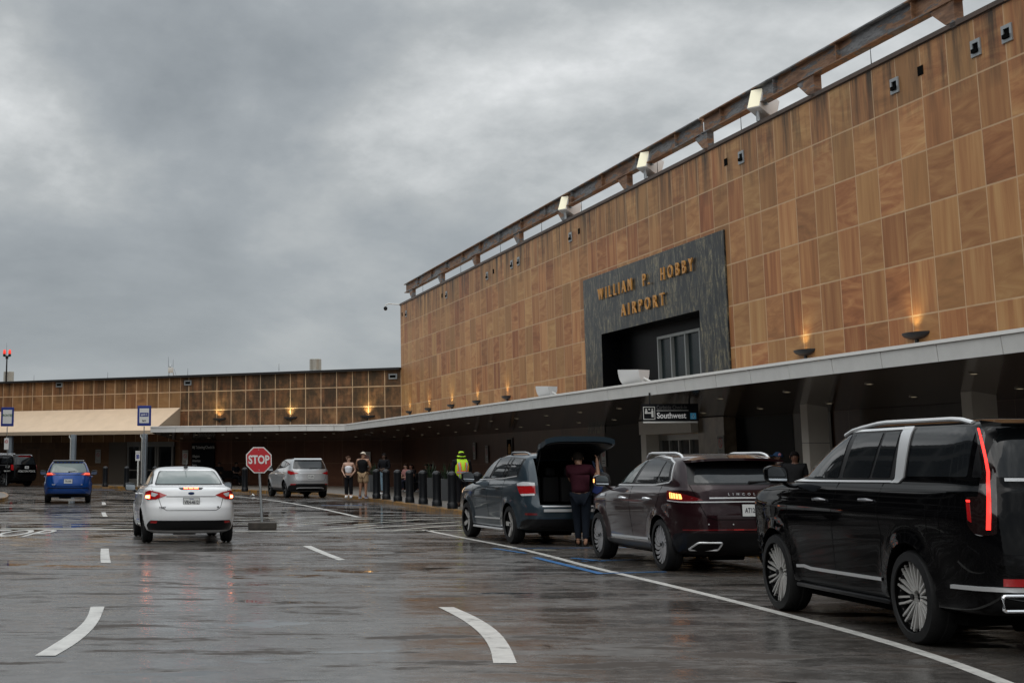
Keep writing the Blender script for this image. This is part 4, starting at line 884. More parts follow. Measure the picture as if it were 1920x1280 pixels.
class Shell:
    """car body surface: a stack of rounded plan sections; local +Y is forward, Z up"""
    def __init__(s, rows, m=4.5, nr=9, nf=6, wheels=(), wr=.36, flare=.03):
        s.m, s.nr, s.nf, s.wh, s.wr, s.fl = m, nr, nf, wheels, wr, flare
        k = len(rows); idx = np.arange(k); q = np.linspace(0, k-1, (k-1)*5+1)
        A = np.array(rows, float); s.Z = np.maximum.accumulate(pchip(idx, A[:, 0], q)+np.arange(len(q))*1e-6)
        s.YR, s.YF, s.W = [pchip(idx, A[:, j], q) for j in (1, 2, 3)]
    def lev(s, z): return np.interp(z, s.Z, s.YR), np.interp(z, s.Z, s.YF), np.interp(z, s.Z, s.W)
    def flr(s, y, z, x):
        e = 0.0
        for wy in s.wh:
            d = math.hypot(y-wy, z-s.wr); e += s.fl*math.exp(-((d-s.wr*1.13)/.075)**2)*(1 if z < s.wr*2.6 else 0)
        return x+e
    def side(s, y, z):
        yr, yf, w = s.lev(z); yc, a = (yr+yf)/2, max((yf-yr)/2, 1e-4); v = min(abs((y-yc)/a), .99999); n = s.nf if y > yc else s.nr
        return s.flr(y, z, w*(1-v**n)**(1/s.m))
    def rear(s, x, z):
        yr, yf, w = s.lev(z); yc, a = (yr+yf)/2, (yf-yr)/2; v = min(abs(x/max(w, 1e-4)), .9999)
        return yc-a*(1-v**s.m)**(1/s.nr)
    def section(s, z, half=False):
        yr, yf, w = s.lev(z); yc, a = (yr+yf)/2, (yf-yr)/2; P = []
        vs = [0, .12, .25, .38, .5, .6, .7, .78, .85]
        for v in vs: P.append((v*w, yc-a*(1-v**s.m)**(1/s.nr)))
        s0 = (1-.85**s.m)**(1/s.nr); s1 = (1-.85**s.m)**(1/s.nf)
        n = 56
        for i in range(1, n):
            c = -s0+(s0+s1)*i/n; nn = s.nr if c < 0 else s.nf; y = yc+a*c
            P.append((s.flr(y, z, w*(1-abs(c)**nn)**(1/s.m)), y))
        for v in reversed(vs): P.append((v*w, yc+a*(1-v**s.m)**(1/s.nf)))
        return P
    def mesh(s, b, mi=0):
        rings = []
        for z in s.Z:
            P = s.section(z); full = P+[(-x, y) for x, y in reversed(P[1:-1])]; rings.append([(x, y, z) for x, y in full])
        n = len(rings[0]); vs = [p for r in rings for p in r]
        fs = [(i*n+j, i*n+(j+1) % n, (i+1)*n+(j+1) % n, (i+1)*n+j) for i in range(len(rings)-1) for j in range(n)]
        fs += [tuple(reversed(range(n))), tuple(range((len(rings)-1)*n, len(rings)*n))]
        b.add(vs, fs, mi)
    def arc(s, z):
        """rear centre round the left corner: list of points with running length"""
        P = s.section(z)[:50]; L = [0.0]
        for a, c in zip(P[:-1], P[1:]): L.append(L[-1]+math.dist(a, c))
        return np.array(L), np.array(P)
    def Q(s, q, z):
        L, P = s.arc(z); a = abs(q); x, y = np.interp(a, L, P[:, 0]), np.interp(a, L, P[:, 1])
        return Vector((x if q > 0 else -x, y, z))
    def S(s, y, z, sg): return Vector((sg*s.side(y, z), y, z))

def refine(poly, h=.08):
    bm = bmesh.new(); vs = [bm.verts.new((p[0], p[1], 0)) for p in poly]; bm.faces.new(vs); bmesh.ops.triangulate(bm, faces=bm.faces[:])
    for _ in range(5):
        e = [x for x in bm.edges if x.calc_length() > h]
        if not e: break
        bmesh.ops.subdivide_edges(bm, edges=e, cuts=1); bmesh.ops.triangulate(bm, faces=[f for f in bm.faces if len(f.verts) > 3])
    bm.verts.index_update(); V = [(v.co.x, v.co.y) for v in bm.verts]; F = [[v.index for v in f.verts] for f in bm.faces]
    Bd = [(e.verts[0].index, e.verts[1].index) for e in bm.edges if len(e.link_faces) == 1]; bm.free(); return V, F, Bd
def fillet(poly, r=.03, k=4):
    out = []; n = len(poly)
    for i, p in enumerate(poly):
        rr = p[2] if len(p) > 2 else r
        p = Vector(p[:2]); a = Vector(poly[i-1][:2])-p; c = Vector(poly[(i+1) % n][:2])-p
        rr = min(rr, a.length*.45, c.length*.45)
        if rr < 1e-4: out.append(tuple(p)); continue
        A, B_ = p+a.normalized()*rr, p+c.normalized()*rr
        for j in range(k+1):
            t = j/k; q = A*(1-t)**2+p*2*t*(1-t)+B_*t*t; out.append(tuple(q))
    return out
def drape(sh, name, poly, mode, m, off=.005, parent=None, r=.02, h=.08, thick=.014, both=True, mb=None):
    """lay a 2-D outline on the body: mode 'S' side outline in (y, z); 'Q' rear outline in (arc from centre, z)"""
    V, F, Bd = refine(fillet(poly, r) if r else [p[:2] for p in poly], h); res = []
    sides = ((-1, 1) if both else (-1,)) if mode == 'S' else ((1, -1) if both == 'M' else (1,))
    for sg in sides:
        fn = (lambda a, z: sh.S(a, z, sg)) if mode == 'S' else (lambda a, z: sh.Q(a*sg, z))
        T, Bm = [], []
        for a, z in V:
            p = fn(a, z); e = .01; ta = fn(a+e, z)-fn(a-e, z); tz = fn(a, z+e)-fn(a, z-e); n = ta.cross(tz)
            n = n.normalized() if n.length > 1e-9 else Vector((0, -1, 0))
            ref = Vector((p.x, 0, .2)) if mode == 'S' else Vector((p.x*.5, -1, .1))
            if n.dot(ref) < 0: n = -n
            T.append(p+n*off); Bm.append(p+n*(off-thick))
        k = len(T); b = mb if mb is not None else MB()
        b.add(T+Bm, F+[(x, y, y+k, x+k) for x, y in Bd])
        if mb is None:
            o = b.build(name, m, parent, True, 40); res.append(o)
    return res
def strip_poly(path, wd, closed=False):
    pts = [Vector(p) for p in path]; n = len(pts); L, Rr = [], []
    for i, p in enumerate(pts):
        a = pts[i-1] if (i or closed) else p; c = pts[(i+1) % n] if (i < n-1 or closed) else p
        d = (c-a).normalized(); nn = Vector((-d.y, d.x))*wd/2; L.append(p+nn); Rr.append(p-nn)
    return L, Rr
def strip(sh, name, path, wd, mode, m, off=.007, parent=None, closed=False, both=True, step=.05, thick=.01):
    P = []
    path = [tuple(p[:2]) for p in path]
    segs = list(zip(path, path[1:]+([path[0]] if closed else [])))[:len(path) if closed else len(path)-1]
    for a, c in segs:
        k = max(1, int(math.dist(a, c)/step)); P += [(a[0]+(c[0]-a[0])*i/k, a[1]+(c[1]-a[1])*i/k) for i in range(k)]
    if not closed: P.append(path[-1])
    L, Rr = strip_poly(P, wd, closed); res = []
    for sg in ((-1, 1) if both else (-1,)) if mode == 'S' else ((1, -1) if both == 'M' else (1,)):
        fn = (lambda a, z: sh.S(a, z, sg)) if mode == 'S' else (lambda a, z: sh.Q(a*sg, z))
        rows = []
        for a, c in zip(L, Rr):
            q = []
            for p, o_ in ((a, off-thick), (a, off), (c, off), (c, off-thick)):
                b0 = fn(*p); e = .01; ta = fn(p[0]+e, p[1])-fn(p[0]-e, p[1]); tz = fn(p[0], p[1]+e)-fn(p[0], p[1]-e); n = ta.cross(tz).normalized()
                ref = Vector((b0.x, 0, .2)) if mode == 'S' else Vector((b0.x*.5, -1, .1))
                if n.dot(ref) < 0: n = -n
                q.append(b0+n*o_)
            rows.append(q)
        b = MB(); vs = [p for q in rows for p in q]; k = len(rows); fs = []
        for i in range(k if closed else k-1):
            j = (i+1) % k
            for c in range(3): fs.append((i*4+c, i*4+c+1, j*4+c+1, j*4+c))
        b.add(vs, fs); res.append(b.build(name, m, parent, True, 40))
    return res

def wheel_parts(style, Rw, rw, wd):
    """meshes of a wheel whose axle is local X, outside face at -X"""
    X = Matrix.Rotation(-math.pi/2, 4, 'Y')
    t = MB(); h = wd/2
    t.lathe([(rw-.005, -h+.015), (rw+.012, -h), (Rw-.035, -h-.004), (Rw-.012, -h+.018), (Rw, -h+.045), (Rw, -.02), (Rw-.008, -.015), (Rw-.008, .015), (Rw, .02), (Rw, h-.045), (Rw-.02, h-.01), (rw, h), (rw-.005, h-.01)], 44, M=X, caps=False)
    r = MB(); r.lathe([(rw, -h+.014), (rw-.012, -h+.008), (rw-.022, -h+.02), (rw-.03, -h+.06), (rw-.035, h-.05)], 44, 0, X, caps=False)
    hub = MB(); hub.lathe([(0, -.02), (rw*.62, -.02), (rw*.62, .01), (rw-.04, .02), (rw-.034, h-.04)], 32, 0, X, caps=False)
    kind, n = style[0], style[1]; z0 = -h+.022
    for i in range(n):
        a0 = 2*math.pi*i/n
        def P(rad, ang, dep): return (dep, rad*math.cos(ang), rad*math.sin(ang))
        if kind == 'turbine':      # curved blades, half of them mirrored in direction by sweep
            K = 6; vs = []; sw = .34
            for j in range(K+1):
                u = j/K; rad = rw*.17+(rw*.80)*u; ang = a0+sw*u*u*1.2; hwid = (.012+.020*u)/max(rad, .03)*.85
                dep = -(h-.03)+.035*(1-u)*.6
                vs += [P(rad, ang-hwid, dep), P(rad, ang+hwid, dep), P(rad, ang+hwid, dep+.03), P(rad, ang-hwid, dep+.03)]
        elif kind == 'multi':
            K = 3; vs = []; tw = (.11 if i % 2 else -.03)
            for j in range(K+1):
                u = j/K; rad = rw*.18+(rw*.79)*u; ang = a0+tw*(u-.35)*1.0; hwid = (.013+.003*u)/max(rad, .03)*.62
                dep = -(h-.035)+.03*(1-u)+(.0 if i % 2 else .004)
                vs += [P(rad, ang-hwid, dep), P(rad, ang+hwid, dep), P(rad, ang+hwid, dep+.035), P(rad, ang-hwid, dep+.035)]
        else:                       # split pairs / plain
            K = 3; vs = []; sp = style[2] if len(style) > 2 else 1.0
            for j in range(K+1):
                u = j/K; rad = rw*.16+(rw*.81)*u; hwid = (.032*sp+.008*u)/max(rad, .05)*.8; dep = -(h-.03)+.03*(1-u)
                vs += [P(rad, a0-hwid, dep), P(rad, a0+hwid, dep), P(rad, a0+hwid, dep+.03), P(rad, a0-hwid, dep+.03)]
        fs = [(4*j+c, 4*j+(c+1) % 4, 4*(j+1)+(c+1) % 4, 4*(j+1)+c) for j in range(K) for c in range(4)]+[(3, 2, 1, 0), (4*K, 4*K+1, 4*K+2, 4*K+3)]
        r.add(vs, fs)
    r.lathe([(0, -h+.022), (rw*.12, -h+.02), (rw*.2, -h+.035), (rw*.22, -h+.07)], 24, 0, X, caps=False)
    hub.cyl((-h+.015, 0, 0), (-h+.03, 0, 0), rw*.09, n=16)
    return t, r, hub
def add_wheels(car, ys, track, Rw, rw, wd, style, m_r, m_h):
    t, r, hub = wheel_parts(style, Rw, rw, wd); first = None
    for y in ys:
        for sg in (-1, 1):
            if first is None:
                hb = hub.build('wheel', m_h, car, True, 30); tt = t.build('tyre', m_tyre, hb, True, 30); rr = r.build('rim', m_r, hb, True, 25); first = hb; o = hb
            else: o = copy_tree(first, car)
            o.location = (sg*track, y, Rw); o.rotation_euler = (random.uniform(0, 1.2) if sg < 0 else 0, 0, 0 if sg < 0 else math.pi)
            if sg > 0: o.rotation_euler = (0, 0, math.pi)

def cut_body(car, sh, paint, ys, Rw, gap=.05, name='body', boxes=()):
    b = MB(); sh.mesh(b); body = b.build(name, [paint, m_void], car, True, 32)
    outc = []
    for y in ys:
        for sg in (-1, 1):
            # one closed outline: arch on top, straight legs to below the sill
            n = 28; r_ = Rw+gap; pr = [(y+r_*math.cos(math.pi*i/n), Rw+.01+r_*math.sin(math.pi*i/n)) for i in range(n+1)]+[(y-r_+.0, -.3), (y+r_-.0, -.3)]
            c = MB(); x0, x1 = sg*.52, sg*1.5; k = len(pr)
            c.add([(x0, p, q) for p, q in pr]+[(x1, p, q) for p, q in pr], [tuple(range(k)), tuple(reversed(range(k, 2*k)))]+[(i, (i+1) % k, k+(i+1) % k, k+i) for i in range(k)], 1)
            outc.append(c.build('cut', [paint, m_void], car))
    for bx in boxes:
        c = MB(); pr, x0, x1 = bx; k = len(pr)
        c.add([(x0, p, q) for p, q in pr]+[(x1, p, q) for p, q in pr], [tuple(range(k)), tuple(reversed(range(k, 2*k)))]+[(i, (i+1) % k, k+(i+1) % k, k+i) for i in range(k)], 1); outc.append(c.build('cut', [paint, m_void], car))
    def measure(m_):
        co = np.empty(len(m_.vertices)*3, 'f'); m_.vertices.foreach_get('co', co); co = co.reshape(-1, 3)
        bm = bmesh.new(); bm.from_mesh(m_); v = bm.calc_volume(signed=True); bm.free(); return co.min(0), co.max(0), v
    lo0, hi0, v0 = measure(body.data)
    for c in outc:
        done = False
        for solver, nud in (('EXACT', 0), ('EXACT', .0037), ('MANIFOLD', 0), ('EXACT', -.0061), ('MANIFOLD', .0043), ('FLOAT', .002), ('FLOAT', -.005)):
            c.location = (nud, nud*.7, nud*1.3)
            md = body.modifiers.new('b', 'BOOLEAN'); md.operation = 'DIFFERENCE'; md.object = c
            try: md.solver = solver
            except TypeError:
                body.modifiers.clear(); continue
            bpy.context.view_layer.update(); me = bpy.data.meshes.new_from_object(body.evaluated_get(bpy.context.evaluated_depsgraph_get()))
            body.modifiers.clear(); ok = False
            if len(me.polygons) > 100:
                lo1, hi1, v1 = measure(me)
                ok = (lo1 >= lo0-.01).all() and (hi1 <= hi0+.01).all() and .4*abs(v0) < abs(v1) < abs(v0)-.002
            if ok:
                old = body.data; body.data = me; bpy.data.meshes.remove(old); v0 = v1; done = True; break
            bpy.data.meshes.remove(me)
        if not done: print('BOOLEAN FAILED', car.name)
    me = body.data; me.name = name
    for c in outc: bpy.data.objects.remove(c)
    me.shade_smooth(); me.set_sharp_from_angle(angle=R(32))
    return body
def paint(name, col, metal=.0, rough=.35, drops=.0):
    m = mat(name, col, rough, metal, coat=1.0, croughness=.03, spec=.12); m.node_tree.nodes['Principled BSDF'].inputs['Coat IOR'].default_value = 1.42; return m
def mirror(car, x, y, z, m_shell, s=1.0, both=True, lamp=None):
    for sg in (-1, 1) if both else (-1,):
        b = MB(); M = Matrix.Translation((sg*x, y, z)) @ Matrix.Rotation(sg*R(-8), 4, 'Z')
        pr = [(-.13, -.10), (-.13, .03), (-.09, .095), (.06, .11), (.13, .08), (.13, -.06), (.09, -.10)]
        pr = fillet([(p[0]*s, p[1]*s*.92) for p in pr], .03, 3); k = len(pr)
        lay = [(0, .93), (.03, 1.0), (.07, .96), (.12, .75), (.15, .4)]
        vs = [(sg*px*sc, d*s, pz*sc) for d, sc in lay for px, pz in pr]
        fs = [tuple(range(k))]+[(i*k+j, i*k+(j+1) % k, (i+1)*k+(j+1) % k, (i+1)*k+j) for i in range(4) for j in range(k)]+[tuple(range(4*k, 5*k))]
        b.add(vs, fs, 0, M); b.tube([M @ Vector((-sg*.08*s, .06, -.07*s)), M @ Vector((-sg*.17*s, .05, -.12*s)), M @ Vector((-sg*.26*s, .03, -.13*s))], [.03, .025, .035], 8)
        o = b.build('mirror', m_shell, car, True, 40)
        g_ = MB(); g_.add([(sg*px*.86, -.004, pz*.86) for px, pz in pr], [tuple(range(k))], 0, M); g_.build('mirror_glass', m_mirror, o)
        if lamp: l_ = MB(); l_.box((-.13*s-.0, .02, -.03), (-.125*s+.005, .06, .03), 0, M) if sg < 0 else l_.box((.125*s-.005, .02, -.03), (.13*s, .06, .03), 0, M); l_.build('indicator', lamp, o)
def handles(car, sh, pos, m, w_=.20):
    for (y, z) in pos:
        for sg in (-1, 1):
            x = sg*sh.side(y, z); b = MB()
            b.tube([(x-sg*.005, y-w_/2, z), (x+sg*.035, y-w_*.36, z+.004), (x+sg*.042, y, z+.006), (x+sg*.035, y+w_*.36, z+.004), (x-sg*.005, y+w_/2, z)], [.010, .016, .018, .016, .010], 8, flat=1.0)
            b.build('door_handle', m, car, True)
def rails(car, sh, y0, y1, xw, z0, m, r=.02, hgt=.055):
    for sg in (-1, 1):
        n = 14; P = []
        for i in range(n+1):
            t = i/n; y = y0+(y1-y0)*t; zt = z0(y) if callable(z0) else z0; e = min(1, min(t, 1-t)*9); P.append((sg*(xw), y, zt-.02+(hgt+.02)*math.sin(e*math.pi/2)))
        b = MB(); b.tube(P, r, 8, flat=.8); b.build('roof_rail', m, car, True)
def plate(car, sh, x, z, txt, top=None, wd=.305, hg=.155, y=None, tilt=0.0):
    yy = (sh.rear(x, z) if y is None else y)-.022
    M = Matrix.Translation((x, yy, z)) @ Matrix.Rotation(tilt, 4, 'X') @ frame((0, 0, 0), (1, 0, 0), UP)
    b = MB(); b.box((-wd/2-.008, -hg/2-.008, -.012), (wd/2+.008, hg/2+.008, -.002), 0, M); fr_ = b.build('plate_frame', m_plastic, car)
    b = MB(); b.box((-wd/2, -hg/2, -.001), (wd/2, hg/2, .004), 0, M); o = b.build('licence_plate', m_plate, car)
    text('plate_text', txt, .095, m_ink, o, M @ Matrix.Translation((0, -.004, .006)), .0008, .0022, sx=.68, sy=1.0)
    if top: text('plate_text', top, .028, m_signb, o, M @ Matrix.Translation((0, .058, .006)), .0006, .0006)
    return o
def seams(car, sh, paths, m=None):
    for p in paths: strip(sh, 'door_seam', p, .008, 'S', m or m_void, .0016, car, thick=.004)
def badge_text(car, sh, body, x, z, size, m, sx=1.0, spacing=1.0):
    y = sh.rear(x, z)-.006; return text('badge_text', body, size, m, car, frame((x, y, z), (1, 0, 0), UP), .004, .001, sx=sx, spacing=spacing)
def place(car, x, y, az): car.location = (x, y, 0); car.rotation_euler = (0, 0, -R(az))
def wiper(car, sh, x0, x1, z, m=m_plastic):
    P = [Vector((x0+(x1-x0)*t, sh.rear(x0+(x1-x0)*t, z+.05*math.sin(t*math.pi)*.4)-.025, z+.03*t)) for t in np.linspace(0, 1, 8)]
    b = MB(); b.tube(P, [.022, .016, .012, .010, .009, .008, .007, .005], 6); b.build('rear_wiper', m, car, True)
def under(car, w, y0, y1, z=.22):
    b = MB(); b.box((-w, y0+.15, .215), (w, y1, .42)); b.cyl((-w*1.0, y0+.7, .3), (w*1.0, y0+.7, .3), .05, n=8); b.cyl((-w*.5, y0+.1, .25), (w*.2, y0+.1, .25), .08, n=12); b.build('underbody', m_void, car)

# ---------------------------------------------------------------- black luxury SUV, nearest
E_ = empty('parked_suv'); tag(E_, 'large glossy black SUV nearest the camera with tall lit red rear strip', 'SUV', 'vehicles stopped along the kerb')
place(E_, 6.27, 15.68, -4.91)
P_BLK = paint('black_car_paint', (.002, .002, .0025), 0, .4); P_BLK.node_tree.nodes['Principled BSDF'].inputs['Coat Weight'].default_value = .62; P_BLK.node_tree.nodes['Principled BSDF'].inputs['Specular IOR Level'].default_value = 0
wy = (-1.55, 1.53); RW = .405
sh = Shell([(.30, -2.45, 2.30, .84), (.36, -2.72, 2.46, .955), (.50, -2.84, 2.53, .975), (.70, -2.87, 2.56, .990), (.95, -2.86, 2.56, 1.006), (1.12, -2.845, 2.55, 1.010), (1.22, -2.835, 2.50, .992), (1.29, -2.825, 2.30, .978), (1.345, -2.815, 1.80, .962), (1.375, -2.805, 1.42, .945), (1.40, -2.80, 1.20, .935),
            (1.52, -2.785, .94, .915), (1.65, -2.765, .66, .893), (1.78, -2.735, .32, .865), (1.86, -2.705, .04, .838), (1.905, -2.66, -.22, .80), (1.935, -2.56, -.48, .72), (1.95, -2.40, -.80, .60), (1.96, -2.2, -.95, .42), (1.966, -2.0, -1.1, .22), (1.968, -1.7, -1.4, .03)], 6.0, 13, 7, wy, RW, .022)
cut_body(E_, sh, P_BLK, wy, RW, .055)
under(E_, .8, -2.3, 2.2)
add_wheels(E_, wy, .87, RW, .312, .27, ('multi', 22), m_alloy, m_alloyd)
dlo = [(1.02, 1.40), (.74, 1.59), (.38, 1.755), (.02, 1.845), (-.35, 1.865), (-1.36, 1.875), (-1.24, 1.425)]
drape(sh, 'window_surround', dlo, 'S', m_plastic, .004, E_, .02)
drape(sh, 'window', [(.86, 1.42), (.66, 1.575), (.34, 1.735), (.0, 1.828), (-.22, 1.842), (-.05, 1.425)], 'S', m_glass, .009, E_, .03)
drape(sh, 'window', [(-.15, 1.43), (-.36, 1.847), (-.93, 1.853), (-.74, 1.432)], 'S', m_glass, .009, E_, .025)
drape(sh, 'window', [(-.80, 1.434), (-.99, 1.853), (-1.27, 1.855), (-1.16, 1.437)], 'S', m_glass, .009, E_, .02)
drape(sh, 'rear_quarter_window', [(-1.50, 1.455), (-1.56, 1.89), (-2.56, 1.875), (-2.52, 1.46)], 'S', m_glass, .006, E_, .03)
drape(sh, 'pillar_trim', [(-2.575, 1.46), (-2.615, 1.875), (-2.70, 1.87), (-2.66, 1.46)], 'S', m_plastic, .006, E_, .01)
strip(sh, 'window_trim', [(1.09, 1.375), (1.03, 1.43), (.75, 1.62), (.39, 1.775), (.02, 1.858), (-.40, 1.876), (-1.40, 1.884)], .020, 'S', m_satin, .012, E_)
strip(sh, 'window_trim', [(1.09, 1.38), (-1.22, 1.405)], .020, 'S', m_satin, .012, E_)
drape(sh, 'window_trim', [(-1.20, 1.392), (-1.28, 1.43), (-1.375, 1.84), (-1.30, 1.895), (-1.50, 1.895), (-1.44, 1.44), (-1.36, 1.392)], 'S', m_satin, .013, E_, .01)
seams(E_, sh, [[(1.02, 1.40), (1.12, 1.24), (1.12, .8), (1.05, .42)], [(-.10, 1.40), (.0, 1.1), (.04, .45)], [(-1.05, 1.39), (-1.0, 1.15), (-1.06, .92), (-1.0, .72), (-.98, .45)], [(-1.95, .98), (-1.93, 1.22), (-2.16, 1.22), (-2.17, .98), (-1.95, .98)]])
strip(sh, 'body_trim', [(.98, .51), (.80, .52), (.62, .505), (-.98, .515)], .030, 'S', m_satin, .012, E_)
strip(sh, 'body_crease', [(1.9, 1.27), (1.0, 1.305), (-1.2, 1.325), (-2.5, 1.33)], .010, 'S', P_BLK, .008, E_)
for sg in (-1, 1): b = MB(); b.box((sg*.90-.09, -1.10, .30), (sg*.90+.11, 1.02, .345), bev=.02); b.build('running_board', m_plastic, E_, True)
handles(E_, sh, [(.27, 1.205), (-.78, 1.225)], mat('dark_chrome', (.18, .18, .19), .15, 1.0), .24)
mirror(E_, 1.12, 1.04, 1.45, P_BLK, .98)
rails(E_, sh, .05, -2.45, .775, lambda y: 1.935-max(0, y+.75)*.09 if y > -2.2 else 1.93, m_satin, .026, .016)
# rear: tall lamps, glass, chrome bars
drape(sh, 'rear_window', [(-.80, 1.46), (-.78, 1.86), (.78, 1.86), (.80, 1.46)], 'Q', m_glass, .006, E_, .04)
b = MB(); b.add([(-.86, -2.70, 1.93), (.86, -2.70, 1.93), (.80, -2.94, 1.90), (-.80, -2.94, 1.90), (-.84, -2.70, 1.875), (.84, -2.70, 1.875), (.80, -2.93, 1.885), (-.80, -2.93, 1.885)], [(0, 1, 2, 3), (7, 6, 5, 4), (3, 2, 6, 7), (0, 3, 7, 4), (1, 5, 6, 2)]); b.build('spoiler', P_BLK, E_, True)
drape(sh, 'tail_lamp', [(.84, 1.00, .02), (.77, 1.50), (.80, 1.86), (.875, 1.86), (.88, 1.5), (.95, 1.30), (1.06, 1.30), (1.09, 1.06, .06), (1.0, .98, .06)], 'Q', mat('smoked_lens', (.012, .006, .006), .08, coat=1), .008, E_, .015, both='M')
drape(sh, 'lit_lamp_strip', [(.880, 1.035), (.818, 1.50), (.832, 1.86), (.848, 1.86), (.843, 1.50), (.915, 1.035)], 'Q', m_redstrip, .014, E_, .004, .05, both='M')
drape(sh, 'side_marker', [(1.035, 1.09), (1.035, 1.25), (1.07, 1.25), (1.07, 1.11)], 'Q', m_redl, .012, E_, .006, both='M')
drape(sh, 'side_marker_lamp', [(1.03, 1.255), (1.03, 1.272), (1.065, 1.272), (1.065, 1.255)], 'Q', m_redstrip, .013, E_, 0, both='M')
strip(sh, 'chrome_bar', [(-.72, 1.44), (.72, 1.44)], .026, 'Q', m_satin, .014, E_)
strip(sh, 'chrome_bar', [(-1.36, .555), (-.9, .565), (.9, .565), (1.36, .555)], .030, 'Q', m_satin, .03, E_, thick=.04)
strip(sh, 'bumper_reflector', [(-.82, .62), (-.30, .62)], .06, 'Q', m_redl, .01, E_); strip(sh, 'bumper_reflector', [(.30, .62), (.82, .62)], .06, 'Q', m_redl, .01, E_)
for sg in (-1, 1):
    b = MB(); P = fillet([(sg*.86, .40), (sg*.86, .52), (sg*.42, .52), (sg*.42, .40)], .02, 3); b.tube([(x, -2.86, z) for x, z in P+P[:1]], .013, 6); b.build('exhaust_tip', m_chrome, E_, True)
drape(sh, 'number_plate_shelf', [(-.86, .76), (-.80, .84), (.80, .84), (.86, .76)], 'Q', P_BLK, .05, E_, .02, thick=.05)
badge_text(E_, sh, 'ESCALADE', -.42, .93, .062, m_chrome, 1.25, 1.15)
plate(E_, sh, 0, 1.14, 'KXR·7318'.replace('·', '-') if False else '', None)

# ---------------------------------------------------------------- burgundy crossover
L_ = empty('parked_suv'); tag(L_, 'dark burgundy crossover SUV with silver roof rails between blue-grey and black SUVs', 'SUV', 'vehicles stopped along the kerb')
place(L_, 6.03, 24.77, -7.28)
P_BUR = paint('burgundy_car_paint', (.018, .005, .007), .3, .28)
wy = (-1.46, 1.44); RW = .375
sh = Shell([(.24, -2.05, 2.05, .78), (.30, -2.22, 2.22, .88), (.45, -2.36, 2.32, .915), (.62, -2.44, 2.38, .932), (.80, -2.44, 2.39, .947), (.95, -2.42, 2.35, .953), (1.05, -2.41, 2.10, .940), (1.12, -2.40, 1.65, .925), (1.17, -2.39, 1.20, .905), (1.21, -2.375, .98, .885),
            (1.30, -2.32, .78, .865), (1.42, -2.22, .46, .83), (1.53, -2.12, .12, .785), (1.60, -2.05, -.16, .74), (1.645, -1.98, -.42, .68), (1.675, -1.80, -.62, .56), (1.69, -1.6, -.75, .40), (1.697, -1.4, -.85, .2), (1.70, -1.2, -.95, .03)], 4.0, 8, 5, wy, RW, .025)
cut_body(L_, sh, P_BUR, wy, RW, .045)
under(L_, .72, -2.0, 1.9)
add_wheels(L_, wy, .825, RW, .285, .25, ('turbine', 18), mat('machined_alloy', (.44, .44, .45), .30, .5), m_alloyd)
drape(sh, 'window_surround', [(.90, 1.215), (.64, 1.345), (.10, 1.53), (-.45, 1.625), (-.95, 1.635), (-1.48, 1.60), (-1.72, 1.55), (-1.78, 1.30), (-1.2, 1.25)], 'S', m_plastic, .004, L_, .03)
drape(sh, 'window', [(.72, 1.24), (.52, 1.36), (.08, 1.505), (-.45, 1.595), (-.57, 1.595), (-.17, 1.252)], 'S', mat('pale_green_car_glass', (.03, .045, .042), .03, spec=.8), .009, L_, .03)
drape(sh, 'window', [(-.31, 1.255), (-.70, 1.60), (-1.0, 1.605), (-1.40, 1.58), (-1.22, 1.262)], 'S', m_glass, .009, L_, .025)
drape(sh, 'rear_quarter_window', [(-1.28, 1.266), (-1.46, 1.572), (-1.66, 1.53), (-1.71, 1.315)], 'S', m_glass, .009, L_, .03)
strip(sh, 'window_trim', [(.95, 1.20), (.66, 1.36), (.10, 1.55), (-.45, 1.645), (-.95, 1.655), (-1.50, 1.622), (-1.75, 1.56), (-1.81, 1.31), (-1.75, 1.275), (-1.2, 1.232), (.95, 1.20)], .020, 'S', m_satin, .012, L_)
seams(L_, sh, [[(.98, 1.18), (1.0, .9), (.92, .42)], [(-.22, 1.22), (-.18, .9), (-.24, .38)], [(-1.50, 1.27), (-1.42, 1.0), (-1.25, .78), (-1.05, .5)]])
strip(sh, 'body_trim', [(.80, .415), (-.92, .435)], .032, 'S', m_satin, .014, L_)
drape(sh, 'sill_cladding', [(.95, .26), (.95, .36), (-1.0, .37), (-1.0, .27)], 'S', m_plastic, .006, L_, .01)
drape(sh, 'fender_badge', [(1.28, 1.02), (1.26, 1.055), (.98, 1.06), (1.04, 1.025)], 'S', m_satin, .010, L_, .01)
handles(L_, sh, [(.10, 1.015), (-.98, 1.03)], m_chrome, .22)
mirror(L_, 1.05, .80, 1.27, P_BUR, 1.0, lamp=m_amber)
rails(L_, sh, -.30, -1.85, .66, lambda y: 1.655 if y > -1.5 else 1.655+(y+1.5)*.10, m_satin, .022, .05)
drape(sh, 'rear_window_surround', [(-.80, 1.25), (-.70, 1.60), (.70, 1.60), (.80, 1.25)], 'Q', m_plastic, .004, L_, .04)
drape(sh, 'rear_window', [(-.70, 1.27), (-.62, 1.47), (.62, 1.47), (.70, 1.27)], 'Q', m_glass, .009, L_, .04)
b = MB(); n = 12
for k_, (yo, zo) in enumerate(((-.02, 1.655), (-.30, 1.62), (-.31, 1.60), (-.02, 1.60))):
    pass
V = []; F = []
for i in range(n+1):
    x = -.72+1.44*i/n; c = 1-abs(x/.72)**3
    V += [(x, -1.93-.05*c, 1.60+.07*c), (x*.97, -2.22-.07*c, 1.595+.035*c), (x*.97, -2.22-.07*c, 1.565+.03*c), (x, -2.0, 1.56)]
for i in range(n):
    for c in range(4): F.append((4*i+c, 4*i+(c+1) % 4, 4*i+4+(c+1) % 4, 4*i+4+c))
